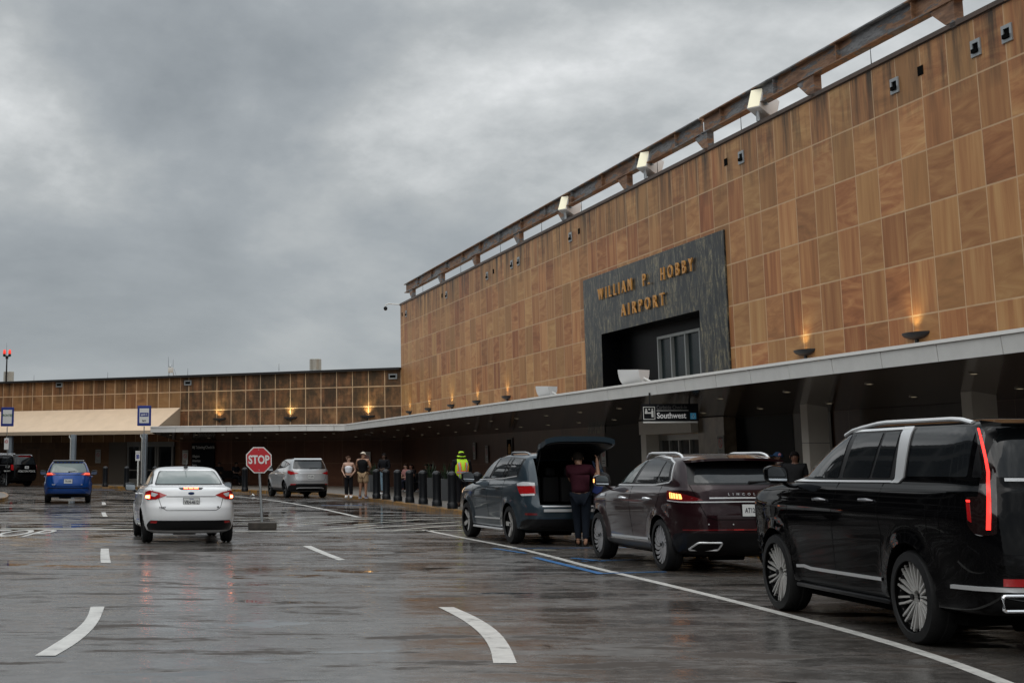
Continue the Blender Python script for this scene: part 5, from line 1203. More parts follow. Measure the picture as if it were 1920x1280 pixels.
b.add(V, F+[(0, 1, 2, 3), (4*n, 4*n+1, 4*n+2, 4*n+3)]); b.build('spoiler', P_BUR, L_, True)
wiper(L_, sh, .10, .52, 1.285)
drape(sh, 'tail_lamp', [(-.60, 1.035), (-.70, 1.075), (-.98, 1.14, .03), (-1.32, 1.165, .04), (-1.30, 1.03, .03), (-.98, 1.0)], 'Q', m_redd, .009, L_, .02, both='M')
drape(sh, 'lit_lamp_segment', [(-.92, 1.045), (-.94, 1.115), (-1.22, 1.135), (-1.20, 1.05)], 'Q', m_amber, .014, L_, .012, both='M')
for q in (-.98, -1.04, -1.10, -1.16): strip(sh, 'lamp_rib', [(q, 1.05), (q-.01, 1.125)], .010, 'Q', m_redd, .018, L_, both='M')
strip(sh, 'light_bar', [(-1.28, 1.02), (-.95, 1.005), (0, 1.015), (.95, 1.005), (1.28, 1.02)], .016, 'Q', m_satin, .014, L_)
strip(sh, 'light_bar', [(-.52, 1.065), (0, 1.068), (.52, 1.065)], .020, 'Q', m_satin, .014, L_)
strip(sh, 'tailgate_seam', [(-.78, 1.25), (-.66, .98), (-.58, .80), (-.45, .765), (.45, .765), (.58, .80), (.66, .98), (.78, 1.25)], .009, 'Q', m_void, .003, L_)
drape(sh, 'bumper_cladding', [(-1.15, .34), (-1.15, .55), (-.95, .575), (.95, .575), (1.15, .55), (1.15, .34), (.8, .27), (-.8, .27)], 'Q', m_plastic, .008, L_, .03)
strip(sh, 'bumper_reflector', [(-.95, .615), (-.35, .625), (.35, .625), (.95, .615)], .016, 'Q', m_redd, .012, L_); strip(sh, 'bumper_reflector_bright', [(-.20, .626), (-.05, .626)], .016, 'Q', m_redl, .014, L_)
for sg in (-1, 1):
    P = fillet([(sg*.76, .33), (sg*.67, .44), (sg*.34, .44), (sg*.38, .33)], .03, 3)
    b = MB(); b.tube([(x, sh.rear(x, z)-.02, z) for x, z in P+P[:1]], .014, 6); b.build('exhaust_tip', m_satin, L_, True)
for x in (-.55, -.2): 
    b = MB(); b.cyl((x, sh.rear(x, .70)-.004, .70), (x, sh.rear(x, .70)+.02, .70), .010, n=10); b.build('parking_sensor', m_satin, L_)
badge_text(L_, sh, 'LINCOLN', 0, 1.12, .045, m_chrome, 1.2, 2.6)
plate(L_, sh, 0.10, .895, 'AT12017', None, .32, .165)

# ---------------------------------------------------------------- blue-grey SUV with open tailgate
H_ = empty('parked_suv'); tag(H_, 'blue-grey SUV with its tailgate raised while a man loads the boot', 'SUV', 'vehicles stopped along the kerb')
place(H_, 4.68, 32.12, -11.22)
P_SLT = paint('slate_blue_car_paint', (.026, .042, .056), .35, .32)
wy = (-1.36, 1.42); RW = .365
sh = Shell([(.26, -2.1, 2.05, .80), (.32, -2.26, 2.24, .90), (.50, -2.38, 2.34, .912), (.68, -2.41, 2.37, .928), (.85, -2.36, 2.36, .942), (.98, -2.33, 2.25, .94), (1.06, -2.32, 1.95, .928), (1.13, -2.31, 1.5, .91), (1.17, -2.30, 1.2, .895), (1.21, -2.29, 1.02, .88),
            (1.32, -2.25, .80, .86), (1.46, -2.19, .50, .83), (1.58, -2.12, .16, .79), (1.65, -2.06, -.12, .74), (1.70, -1.98, -.40, .66), (1.73, -1.85, -.58, .52), (1.745, -1.7, -.7, .34), (1.75, -1.4, -.9, .03)], 5.0, 10, 5, wy, RW, .025)
cut_body(H_, sh, P_SLT, wy, RW, .045, boxes=[([(-3.0, .76), (-3.0, 1.635), (-2.0, 1.635), (-1.15, 1.60), (-1.05, .76)], -.64, .64)])
under(H_, .72, -1.95, 1.9)
add_wheels(H_, wy, .82, RW, .255, .235, ('spoke', 5, 1.35), m_alloy, m_alloyd)
drape(sh, 'window_surround', [(.88, 1.20), (.62, 1.40), (.12, 1.60), (-.30, 1.655), (-1.2, 1.66), (-1.92, 1.63), (-1.76, 1.30), (-1.0, 1.25)], 'S', m_plastic, .004, H_, .03)
drape(sh, 'window', [(.70, 1.22), (.55, 1.38), (.10, 1.575), (-.36, 1.635), (-.46, 1.635), (-.03, 1.235)], 'S', mat('grey_car_glass', (.022, .026, .030), .03, spec=.8), .009, H_, .03)
drape(sh, 'window', [(-.14, 1.24), (-.57, 1.635), (-1.12, 1.635), (-.84, 1.258)], 'S', mat('grey_car_glass'), .009, H_, .025)
drape(sh, 'window', [(-.90, 1.262), (-1.18, 1.635), (-1.30, 1.634), (-1.08, 1.268)], 'S', m_glass, .009, H_, .015)
drape(sh, 'rear_quarter_window', [(-1.15, 1.275), (-1.40, 1.632), (-1.86, 1.61), (-1.72, 1.325)], 'S', mat('grey_car_glass'), .009, H_, .03)
strip(sh, 'window_trim', [(.92, 1.185), (0, 1.215), (-1.0, 1.245), (-1.74, 1.295)], .018, 'S', m_satin, .012, H_)
seams(H_, sh, [[(.95, 1.16), (.98, .85), (.90, .42)], [(-.10, 1.2), (-.02, .85), (-.06, .40)], [(-1.02, 1.22), (-1.0, .95), (-.90, .6)]])
strip(sh, 'body_trim', [(.86, .44), (-.80, .46)], .03, 'S', m_satin, .014, H_)
for sg in (-1, 1): b = MB(); b.box((sg*.88-.06, -.92, .235), (sg*.88+.06, .95, .275), bev=.015); b.build('running_board', m_satin, H_, True)
handles(H_, sh, [(.22, 1.02), (-.72, 1.05)], m_plastic, .21)
mirror(H_, 1.04, .86, 1.25, m_plastic, 1.1)
rails(H_, sh, -.75, -1.95, .64, lambda y: 1.70 if y > -1.6 else 1.70+(y+1.6)*.10, mat('grey_rail', (.22, .23, .24), .35, .4), .022, .05)
drape(sh, 'tail_lamp', [(-.70, .965), (-.70, 1.165), (-.95, 1.185, .05), (-1.22, 1.15, .03), (-1.05, .93, .03)], 'Q', m_redl, .010, H_, .02, both='M')
drape(sh, 'lamp_clear_band', [(-.70, 1.12), (-.70, 1.175), (-.95, 1.19), (-1.21, 1.155), (-1.17, 1.11)], 'Q', m_clear, .014, H_, .01, both='M')
drape(sh, 'lamp_clear_band', [(-.72, .935), (-.72, .975), (-1.06, .96), (-1.02, .925)], 'Q', m_clear, .014, H_, .01, both='M')
drape(sh, 'bumper_cladding', [(-1.1, .30), (-1.12, .44), (-.9, .50), (.9, .50), (1.12, .44), (1.1, .30)], 'Q', m_plastic, .006, H_, .03)
strip(sh, 'chrome_bar', [(-.58, .66), (.58, .66)], .05, 'Q', m_satin, .014, H_); drape(sh, 'bumper_reflector', [(-.98, .57), (-.98, .61), (-.70, .61), (-.70, .57)], 'Q', m_redd, .008, H_, .005, both='M')
strip(sh, 'sill_strip', [(-.60, .735), (.60, .735)], .02, 'Q', m_satin, .012, H_)
drape(sh, 'head_lamp', [(2.28, .86), (2.20, .98), (1.95, 1.02), (2.0, .92)], 'S', mat('lit_front_marker', (.8, .6, .4), .2, emit=(1, .66, .38), estr=.7), .012, H_, .02)
# seats seen through the boot
for x in (-.38, 0, .38):
    b = MB(); b.box((x-.17, -1.25, .78), (x+.17, -1.1, 1.28), bev=.04); b.box((x-.10, -1.24, 1.29), (x+.10, -1.15, 1.45), bev=.03); b.build('seat_back', mat('dark_seat_fabric', (.02, .02, .022), .7), H_, True)
# raised tailgate: the rear surface patch turned about its hinge
hinge = Vector((0, -2.03, 1.665)); Rt = Matrix.Translation(hinge) @ Matrix.Rotation(R(-92), 4, 'X') @ Matrix.Translation(-hinge)
def gatepatch(q0, q1, z0, z1, off, th, nq=14, nz=10, mi=0, b=None, rim=0.0):
    b = b or MB(); T, U_ = [], []
    for j in range(nz+1):
        for i in range(nq+1):
            z = z0+(z1-z0)*j/nz; tq = q0+(q1-q0)*i/nq; wz = 1.0-.16*max(0, (z-1.2)/.45)
            p = sh.Q(tq*wz, z); T.append(p+Vector((0, -off, 0))); U_.append(p+Vector((0, -off+th, 0)))
    k = len(T); n = nq+1; fs = []
    for j in range(nz):
        for i in range(nq): a = j*n+i; fs += [(a, a+1, a+n+1, a+n), (k+a, k+a+n, k+a+n+1, k+a+1)]
    for i in range(nq): fs += [(i, k+i, k+i+1, i+1), (nz*n+i, nz*n+i+1, k+nz*n+i+1, k+nz*n+i)]
    for j in range(nz): a = j*n; fs += [(a, a+n, k+a+n, k+a), (a+nq, k+a+nq, k+a+n+nq, a+n+nq)]
    b.add(T+U_, fs, mi, Rt); return b
gate = gatepatch(-.70, .70, .80, 1.655, .0, .095).build('tailgate', P_SLT, H_, True, 30)
gatepatch(-.66, .66, .84, 1.62, -.098, .02, mi=0).build('tailgate_lining', m_plastic, gate, True)
gatepatch(-.58, .58, 1.24, 1.58, .012, .01).build('rear_window', m_glass, gate, True)
b = MB(); pts = []
for i in range(11):
    x = -.52+1.04*i/10; c = 1-abs(x/.52)**2.5; pts += [(x, -2.06, 1.67), (x, -2.15-.09*c, 1.665), (x, -2.15-.09*c, 1.63), (x, -2.08, 1.60)]
fs = [(4*i+c, 4*i+(c+1) % 4, 4*i+4+(c+1) % 4, 4*i+4+c) for i in range(10) for c in range(4)]; b.add(pts, fs, 0, Rt); b.build('spoiler', P_SLT, gate, True)
plate(H_, sh, 0, .92, '', None) if False else None
for sg in (-1, 1):
    b = MB(); b.cyl((sg*.60, -2.1, 1.35), Rt @ Vector((sg*.60, -2.2, 1.25)), .012, .012, 8); b.build('gas_strut', m_dark, H_, True)

# ---------------------------------------------------------------- white sedan
S_ = empty('white_sedan'); tag(S_, 'white sedan with lit brake lamps waiting on the wet road beside the stop sign', 'car')
place(S_, -2.52, 32.45, -9.6)
P_WHT = paint('white_car_paint', (.74, .75, .76), .0, .35)
wy = (-1.33, 1.32); RW = .318
sh = Shell([(.20, -1.95, 1.95, .74), (.26, -2.12, 2.12, .85), (.40, -2.22, 2.22, .89), (.56, -2.26, 2.26, .905), (.68, -2.255, 2.25, .908), (.80, -2.20, 2.15, .905), (.90, -2.17, 1.85, .898), (.97, -2.15, 1.45, .885), (1.02, -2.13, 1.10, .868), (1.055, -2.09, .95, .845), (1.08, -1.98, .88, .80), (1.10, -1.82, .83, .765), (1.13, -1.74, .78, .745),
            (1.20, -1.60, .62, .715), (1.29, -1.40, .38, .672), (1.37, -1.17, .10, .63), (1.42, -.95, -.08, .58), (1.45, -.72, -.2, .49), (1.463, -.6, -.25, .36), (1.470, -.5, -.3, .18), (1.473, -.42, -.36, .02)], 3.6, 7, 4.5, wy, RW, .025)
cut_body(S_, sh, P_WHT, wy, RW, .04)
under(S_, .62, -1.9, 1.8)
add_wheels(S_, wy, .79, RW, .205, .205, ('spoke', 10, .7), m_alloy, m_alloyd)
drape(sh, 'window_surround', [(.80, 1.075), (.40, 1.27), (-.02, 1.385), (-.6, 1.40), (-1.05, 1.32), (-1.45, 1.14), (-.6, 1.09)], 'S', m_plastic, .004, S_, .02)
drape(sh, 'window', [(.64, 1.09), (.35, 1.25), (.0, 1.355), (-.22, 1.365), (-.15, 1.10)], 'S', m_glass_l, .008, S_, .02)
drape(sh, 'window', [(-.24, 1.105), (-.30, 1.365), (-.6, 1.37), (-.98, 1.30), (-1.05, 1.12)], 'S', m_glass_l, .008, S_, .02)
drape(sh, 'rear_quarter_window', [(-1.10, 1.125), (-1.05, 1.28), (-1.36, 1.145)], 'S', m_glass_l, .008, S_, .01)
seams(S_, sh, [[(.85, 1.04), (.88, .8), (.82, .3)], [(-.20, 1.07), (-.16, .8), (-.20, .3)], [(-1.05, 1.09), (-1.05, .85), (-.95, .5)]])
handles(S_, sh, [(.05, .92), (-.92, .94)], P_WHT, .2); mirror(S_, 1.02, .62, 1.05, m_plastic, .88)
drape(sh, 'rear_window_surround', [(-.735, 1.115), (-.57, 1.385), (.57, 1.385), (.735, 1.115)], 'Q', m_plastic, .004, S_, .05)
drape(sh, 'rear_window', [(-.69, 1.135), (-.535, 1.375), (.535, 1.375), (.69, 1.135)], 'Q', m_glass_l, .009, S_, .06)
for sg in (-1, 1): pass
drape(sh, 'tail_lamp', [(-.47, .93), (-.62, .985), (-.86, 1.02), (-1.10, .985, .03), (-1.12, .88, .03), (-.95, .84), (-.70, .85)], 'Q', m_redl, .010, S_, .015, both='M')
drape(sh, 'lamp_clear_band', [(-.64, .955), (-.80, .985), (-.82, .915), (-.72, .90)], 'Q', m_clear, .014, S_, .01, both='M')
drape(sh, 'lit_brake_lamp', [(-.86, .862), (-.85, .935), (-1.05, .925), (-1.06, .87)], 'Q', m_brake, .015, S_, .012, both='M')
drape(sh, 'lit_brake_core', [(-.89, .875), (-.88, .915), (-1.01, .91), (-1.02, .88)], 'Q', m_brakec, .019, S_, .01, both='M')
drape(sh, 'high_brake_lamp', [(-.20, 1.035), (-.24, 1.065), (.24, 1.065), (.20, 1.035)], 'Q', m_plastic, .010, S_, .008)
for q in (-.10, 0, .10): drape(sh, 'lit_brake_lamp', [(q-.042, 1.042), (q-.042, 1.06), (q+.042, 1.06), (q+.042, 1.042)], 'Q', m_brake, .016, S_, .006)
strip(sh, 'boot_seam', [(-.82, 1.05), (-.66, .92), (-.58, .70), (-.48, .645), (.48, .645), (.58, .70), (.66, .92), (.82, 1.05)], .009, 'Q', m_void, .003, S_)
strip(sh, 'boot_crease', [(-.48, .905), (.48, .905)], .012, 'Q', mat('shadow_gap', (.10, .10, .10), .5), .006, S_)
drape(sh, 'bumper_cladding', [(-.94, .27), (-1.02, .36), (-.86, .455), (.86, .455), (1.02, .36), (.94, .27)], 'Q', m_plastic, .010, S_, .03)
drape(sh, 'bumper_reflector', [(-.86, .405), (-.83, .445), (-.66, .445), (-.68, .405)], 'Q', m_redl, .016, S_, .006, both='M')
plate(S_, sh, 0, .80, 'VRH-4612', 'TEXAS'); badge_text(S_, sh, 'FOCUS', -.53, .70, .045, m_plastic, 1.25); badge_text(S_, sh, 'SE', .52, .705, .04, m_plastic, 1.2)
b = MB(); y = sh.rear(0, .965)-.008; b.lathe([(0, .008), (.055, .006), (.062, 0)], 20, M=Matrix.Translation((0, y, .965)) @ frame((0, 0, 0), (1, 0, 0), UP) @ Matrix.Diagonal((1, .45, 1, 1))); b.build('oval_badge', mat('dark_blue_badge', (.02, .04, .12), .2, .4), S_, True)
b = MB(); b.lathe([(.035, 0), (.05, .02), (.03, .05), (0, .055)], 12, M=Matrix.Translation((0, -.92, 1.435))); b.tube([(0, -.92, 1.47), (0, -1.18, 1.60)], .006, 6); b.build('aerial', m_plastic, S_, True)

# ---------------------------------------------------------------- silver SUV beyond the stop sign
F_ = empty('parked_suv'); tag(F_, 'silver SUV with unlit red tail lamps parked at the kerb behind the stop sign', 'SUV', 'vehicles stopped along the kerb')
place(F_, -.25, 69.3, -15.2)
P_SIL = paint('silver_car_paint', (.42, .43, .44), .5, .32)
wy = (-1.35, 1.35); RW = .36
sh = Shell([(.26, -2.0, 2.0, .78), (.34, -2.2, 2.2, .88), (.50, -2.30, 2.30, .92), (.70, -2.34, 2.34, .94), (.90, -2.31, 2.30, .94), (1.02, -2.29, 2.0, .93), (1.10, -2.27, 1.5, .91), (1.17, -2.25, 1.0, .88), (1.24, -2.22, .85, .85),
            (1.36, -2.14, .60, .81), (1.48, -2.04, .30, .765), (1.57, -1.96, 0, .715), (1.62, -1.90, -.2, .66), (1.655, -1.75, -.4, .54), (1.672, -1.5, -.6, .32), (1.68, -1.2, -.8, .03)], 4.0, 8, 5, wy, RW, .03)
cut_body(F_, sh, P_SIL, wy, RW, .045)
under(F_, .7, -1.9, 1.9)
add_wheels(F_, wy, .80, RW, .235, .23, ('spoke', 5, 1.0), mat('grey_alloy', (.25, .25, .25), .3, .8), m_alloyd)
drape(sh, 'window_surround', [(.85, 1.19), (.45, 1.42), (-.02, 1.56), (-.8, 1.57), (-1.4, 1.50), (-1.78, 1.42), (-1.0, 1.27)], 'S', m_plastic, .004, F_, .03)
drape(sh, 'window', [(.68, 1.21), (.40, 1.40), (-.02, 1.53), (-.2, 1.53), (-.12, 1.235)], 'S', m_glass, .008, F_, .02)
drape(sh, 'window', [(-.2, 1.24), (-.28, 1.535), (-.8, 1.535), (-1.05, 1.50), (-.98, 1.29)], 'S', m_glass, .008, F_, .02)
drape(sh, 'rear_quarter_window', [(-1.06, 1.31), (-1.12, 1.49), (-1.4, 1.47), (-1.66, 1.415)], 'S', m_glass, .008, F_, .02)
seams(F_, sh, [[(.9, 1.15), (.95, .8), (.88, .35)], [(-.15, 1.2), (-.12, .8), (-.18, .35)], [(-1.02, 1.25), (-1.05, .9), (-.95, .5)]], mat('dark_seam', (.05, .05, .05), .5))
drape(sh, 'sill_cladding', [(.95, .27), (.92, .42), (-.90, .42), (-.95, .27)], 'S', m_plastic, .006, F_, .01)
handles(F_, sh, [(.1, 1.0), (-.95, 1.05)], m_chrome); mirror(F_, 1.03, .75, 1.22, m_plastic, 1.0)
drape(sh, 'rear_window', [(-.78, 1.22), (-.66, 1.58), (.66, 1.58), (.78, 1.22)], 'Q', m_glass, .006, F_, .08)
wiper(F_, sh, -.02, .35, 1.245)
drape(sh, 'tail_lamp', [(-.52, 1.03), (-.60, 1.07), (-.95, 1.145), (-1.2, 1.18, .03), (-1.16, 1.05, .03), (-.9, .98)], 'Q', m_redl, .010, F_, .02, both='M')
strip(sh, 'chrome_bar', [(-.50, 1.045), (.50, 1.045)], .020, 'Q', m_satin, .010, F_)
plate(F_, sh, 0, .90, 'JTF-2090', None); strip(sh, 'tailgate_seam', [(-.80, 1.2), (-.70, .85), (-.60, .72), (.60, .72), (.70, .85), (.80, 1.2)], .009, 'Q', m_void, .003, F_)
drape(sh, 'bumper_cladding', [(-1.1, .30), (-1.12, .5), (-.7, .60), (.7, .60), (1.12, .5), (1.1, .30)], 'Q', m_plastic, .008, F_, .03)
drape(sh, 'bumper_reflector', [(-.95, .55), (-.92, .60), (-.64, .605), (-.68, .56)], 'Q', m_redl, .014, F_, .006, both='M'); strip(sh, 'skid_plate', [(-.62, .40), (-.5, .435), (.5, .435), (.62, .40)], .035, 'Q', m_satin, .014, F_)
strip(sh, 'spoiler', [(-.62, 1.60), (.62, 1.60)], .05, 'Q', P_SIL, .06, F_, thick=.08)

# ---------------------------------------------------------------- blue crossover
B_ = empty('blue_crossover'); tag(B_, 'bright blue crossover with glowing tail lamps driving away at left', 'car')
place(B_, -9.10, 60.6, -8.3)
P_BLU = paint('blue_car_paint', (.004, .050, .235), .3, .30)
wy = (-1.31, 1.31); RW = .335
sh = Shell([(.24, -1.85, 1.85, .74), (.32, -2.03, 2.03, .84), (.46, -2.12, 2.12, .87), (.66, -2.15, 2.16, .88), (.85, -2.12, 2.13, .88), (.97, -2.09, 1.85, .868), (1.04, -2.07, 1.4, .85), (1.10, -2.05, 1.0, .825), (1.16, -2.02, .82, .80),
            (1.26, -1.95, .60, .76), (1.38, -1.85, .32, .705), (1.47, -1.76, .05, .655), (1.53, -1.68, -.15, .60), (1.56, -1.5, -.35, .48), (1.575, -1.3, -.5, .3), (1.58, -1.0, -.7, .03)], 4.0, 8, 5, wy, RW, .03)
cut_body(B_, sh, P_BLU, wy, RW, .045)
under(B_, .64, -1.8, 1.8)
add_wheels(B_, wy, .765, RW, .215, .205, ('spoke', 5, 1.0), m_alloyd, m_alloyd)
drape(sh, 'window_surround', [(.8, 1.12), (.4, 1.34), (0, 1.46), (-.8, 1.47), (-1.55, 1.36), (-.9, 1.16)], 'S', m_plastic, .004, B_, .03)
drape(sh, 'rear_window', [(-.72, 1.14), (-.60, 1.46), (.60, 1.46), (.72, 1.14)], 'Q', m_glass_l, .008, B_, .10); drape(sh, 'rear_window_surround', [(-.76, 1.13), (-.63, 1.53), (.63, 1.53), (.76, 1.13)], 'Q', m_plastic, .004, B_, .06)
b = MB(); sh.mesh
strip(sh, 'roof_panel', [(-.60, 1.54), (.60, 1.54)], .03, 'Q', m_plastic, .05, B_, thick=.07)
wiper(B_, sh, 0, .32, 1.17)
drape(sh, 'tail_lamp', [(-.44, 1.065), (-.60, 1.14), (-.80, 1.16), (-.98, 1.11, .02), (-.95, 1.00, .02), (-.62, 1.03)], 'Q', m_redl, .010, B_, .015, both='M')
drape(sh, 'lit_lamp_segment', [(-.56, 1.065), (-.64, 1.11), (-.90, 1.11), (-.90, 1.06)], 'Q', mat('glowing_tail_lamp', (.6, .03, .02), .2, emit=(1, .10, .05), estr=1.6), .014, B_, .01, both='M')
strip(sh, 'chrome_bar', [(-.5, 1.06), (.5, 1.06)], .02, 'Q', m_plastic, .010, B_); strip(sh, 'tailgate_seam', [(-.64, 1.02), (-.60, .75), (-.5, .64), (.5, .64), (.60, .75), (.64, 1.02)], .010, 'Q', m_void, .003, B_)
plate(B_, sh, 0, .82, 'TFS-0285', None); badge_text(B_, sh, 'KICKS', -.52, .70, .05, m_satin, 1.2); badge_text(B_, sh, 'SV', .50, .70, .045, m_satin, 1.2)
strip(sh, 'bumper_line', [(-.92, .50), (-.78, .575), (.78, .575), (.92, .50)], .03, 'Q', m_plastic, .008, B_)
drape(sh, 'bumper_cladding', [(-.90, .27), (-.88, .36), (.88, .36), (.90, .27)], 'Q', m_plastic, .010, B_, .02)
handles(B_, sh, [(.1, .95), (-.9, .98)], P_BLU); mirror(B_, .99, .68, 1.12, m_plastic, .95); rails(B_, sh, -.2, -1.55, .56, 1.52, m_satin, .018, .06)
b = MB(); b.add([(-.03, -1.35, 1.57), (.03, -1.35, 1.57), (0, -1.50, 1.57), (0, -1.48, 1.66)], [(0, 1, 3), (1, 2, 3), (2, 0, 3)]); b.build('aerial', m_plastic, B_)

# ---------------------------------------------------------------- black police SUV
C_ = empty('police_suv'); tag(C_, 'black police SUV with white lettering parked at the kerb at far left', 'police car')
q = AT(51, 880, 96.5); az = R(-50); fw = Vector((math.sin(az), math.cos(az), 0)); c_ = q+fw*2.45
place(C_, c_.x, c_.y, -47)
wy = (-1.5, 1.47); RW = .40
sh = Shell([(.30, -2.3, 2.30, .84), (.38, -2.46, 2.45, .96), (.6, -2.56, 2.5, 1.01), (.95, -2.57, 2.52, 1.02), (1.15, -2.55, 2.3, 1.0), (1.25, -2.53, 1.7, .97), (1.32, -2.52, 1.1, .94), (1.38, -2.50, .95, .92),
            (1.52, -2.45, .7, .89), (1.68, -2.38, .35, .85), (1.80, -2.31, 0, .80), (1.86, -2.22, -.3, .72), (1.89, -2.0, -.6, .5), (1.90, -1.6, -.9, .03)], 5.5, 11, 6, wy, RW, .03)
cut_body(C_, sh, P_BLK, wy, RW, .05)
under(C_, .8, -2.2, 2.1)
add_wheels(C_, wy, .86, RW, .24, .26, ('spoke', 6, 1.0), mat('grey_alloy'), m_alloyd)
drape(sh, 'window', [(.75, 1.38), (.45, 1.62), (.05, 1.77), (-.9, 1.78), (-.85, 1.40)], 'S', m_glass, .006, C_, .03); drape(sh, 'rear_quarter_window', [(-1.15, 1.40), (-1.2, 1.78), (-2.15, 1.75), (-2.25, 1.42)], 'S', m_glass, .006, C_, .03)
drape(sh, 'rear_window', [(-.78, 1.34), (-.70, 1.78), (.70, 1.78), (.78, 1.34)], 'Q', m_glass, .006, C_, .05)
drape(sh, 'tail_lamp', [(-.92, .98), (-.92, 1.32), (-1.10, 1.32), (-1.10, 1.0)], 'Q', m_redl, .012, C_, .02, both='M')
b = MB(); b.box((-.45, -2.33, 1.80), (.45, -2.27, 1.84)); b.build('high_brake_lamp', m_redl, C_)
rails(C_, sh, -.3, -2.1, .74, 1.87, m_satin, .022, .05)
badge_text(C_, sh, 'HOUSTON POLICE', .0, .92, .17, m_let, .86, 1.05); plate(C_, sh, 0, 1.16, '1478206', None)
def side_text(car, sh, body, y, z, size, m, sx=1.0):
    x = -sh.side(y, z)-.012; text('side_text', body, size, m, car, frame((x, y, z), (0, -1, 0), UP), .002, .003, sx=sx)
side_text(C_, sh, '1117', -1.95, 1.18, .24, m_let, .9); side_text(C_, sh, 'EMERGENCY 911', -1.95, .93, .12, m_let, .7); side_text(C_, sh, 'POLICE', .2, 1.0, .4, m_let, 1.1)
handles(C_, sh, [(.2, 1.2), (-.9, 1.22)], m_plastic); mirror(C_, 1.12, .9, 1.38, m_plastic, 1.1)
b = MB(); b.box((-.62, -.55, 1.93), (.62, -.25, 2.02), bev=.03); b.build('light_bar', m_clear, C_, True)

# ================================================================== PEOPLE
def skin_mesh(name, joints, edges, m, parent, sub=2, root='pelvis', closed=True):
    names = list(joints); ix = {n_: i for i, n_ in enumerate(names)}
    me = bpy.data.meshes.new(name); me.from_pydata([joints[n_][0] for n_ in names], [(ix[a], ix[c]) for a, c in edges], [])
    o = bpy.data.objects.new(name, me); COL.objects.link(o)
    md = o.modifiers.new('s', 'SKIN'); md.use_smooth_shade = True
    sv_ = me.skin_vertices[0].data
    for n_, i in ix.items():
        r = joints[n_][1]; sv_[i].radius = (r, r) if isinstance(r, (int, float)) else r; sv_[i].use_root = (n_ == root)
    sb = o.modifiers.new('u', 'SUBSURF'); sb.levels = sub; sb.render_levels = sub
    bpy.context.view_layer.update(); m2 = bpy.data.meshes.new_from_object(o.evaluated_get(bpy.context.evaluated_depsgraph_get()))
    bpy.data.objects.remove(o); bpy.data.meshes.remove(me); m2.materials.clear(); m2.materials.append(m); m2.shade_smooth(); m2.name = name
    return link(bpy.data.objects.new(name, m2), parent)
SK = {}
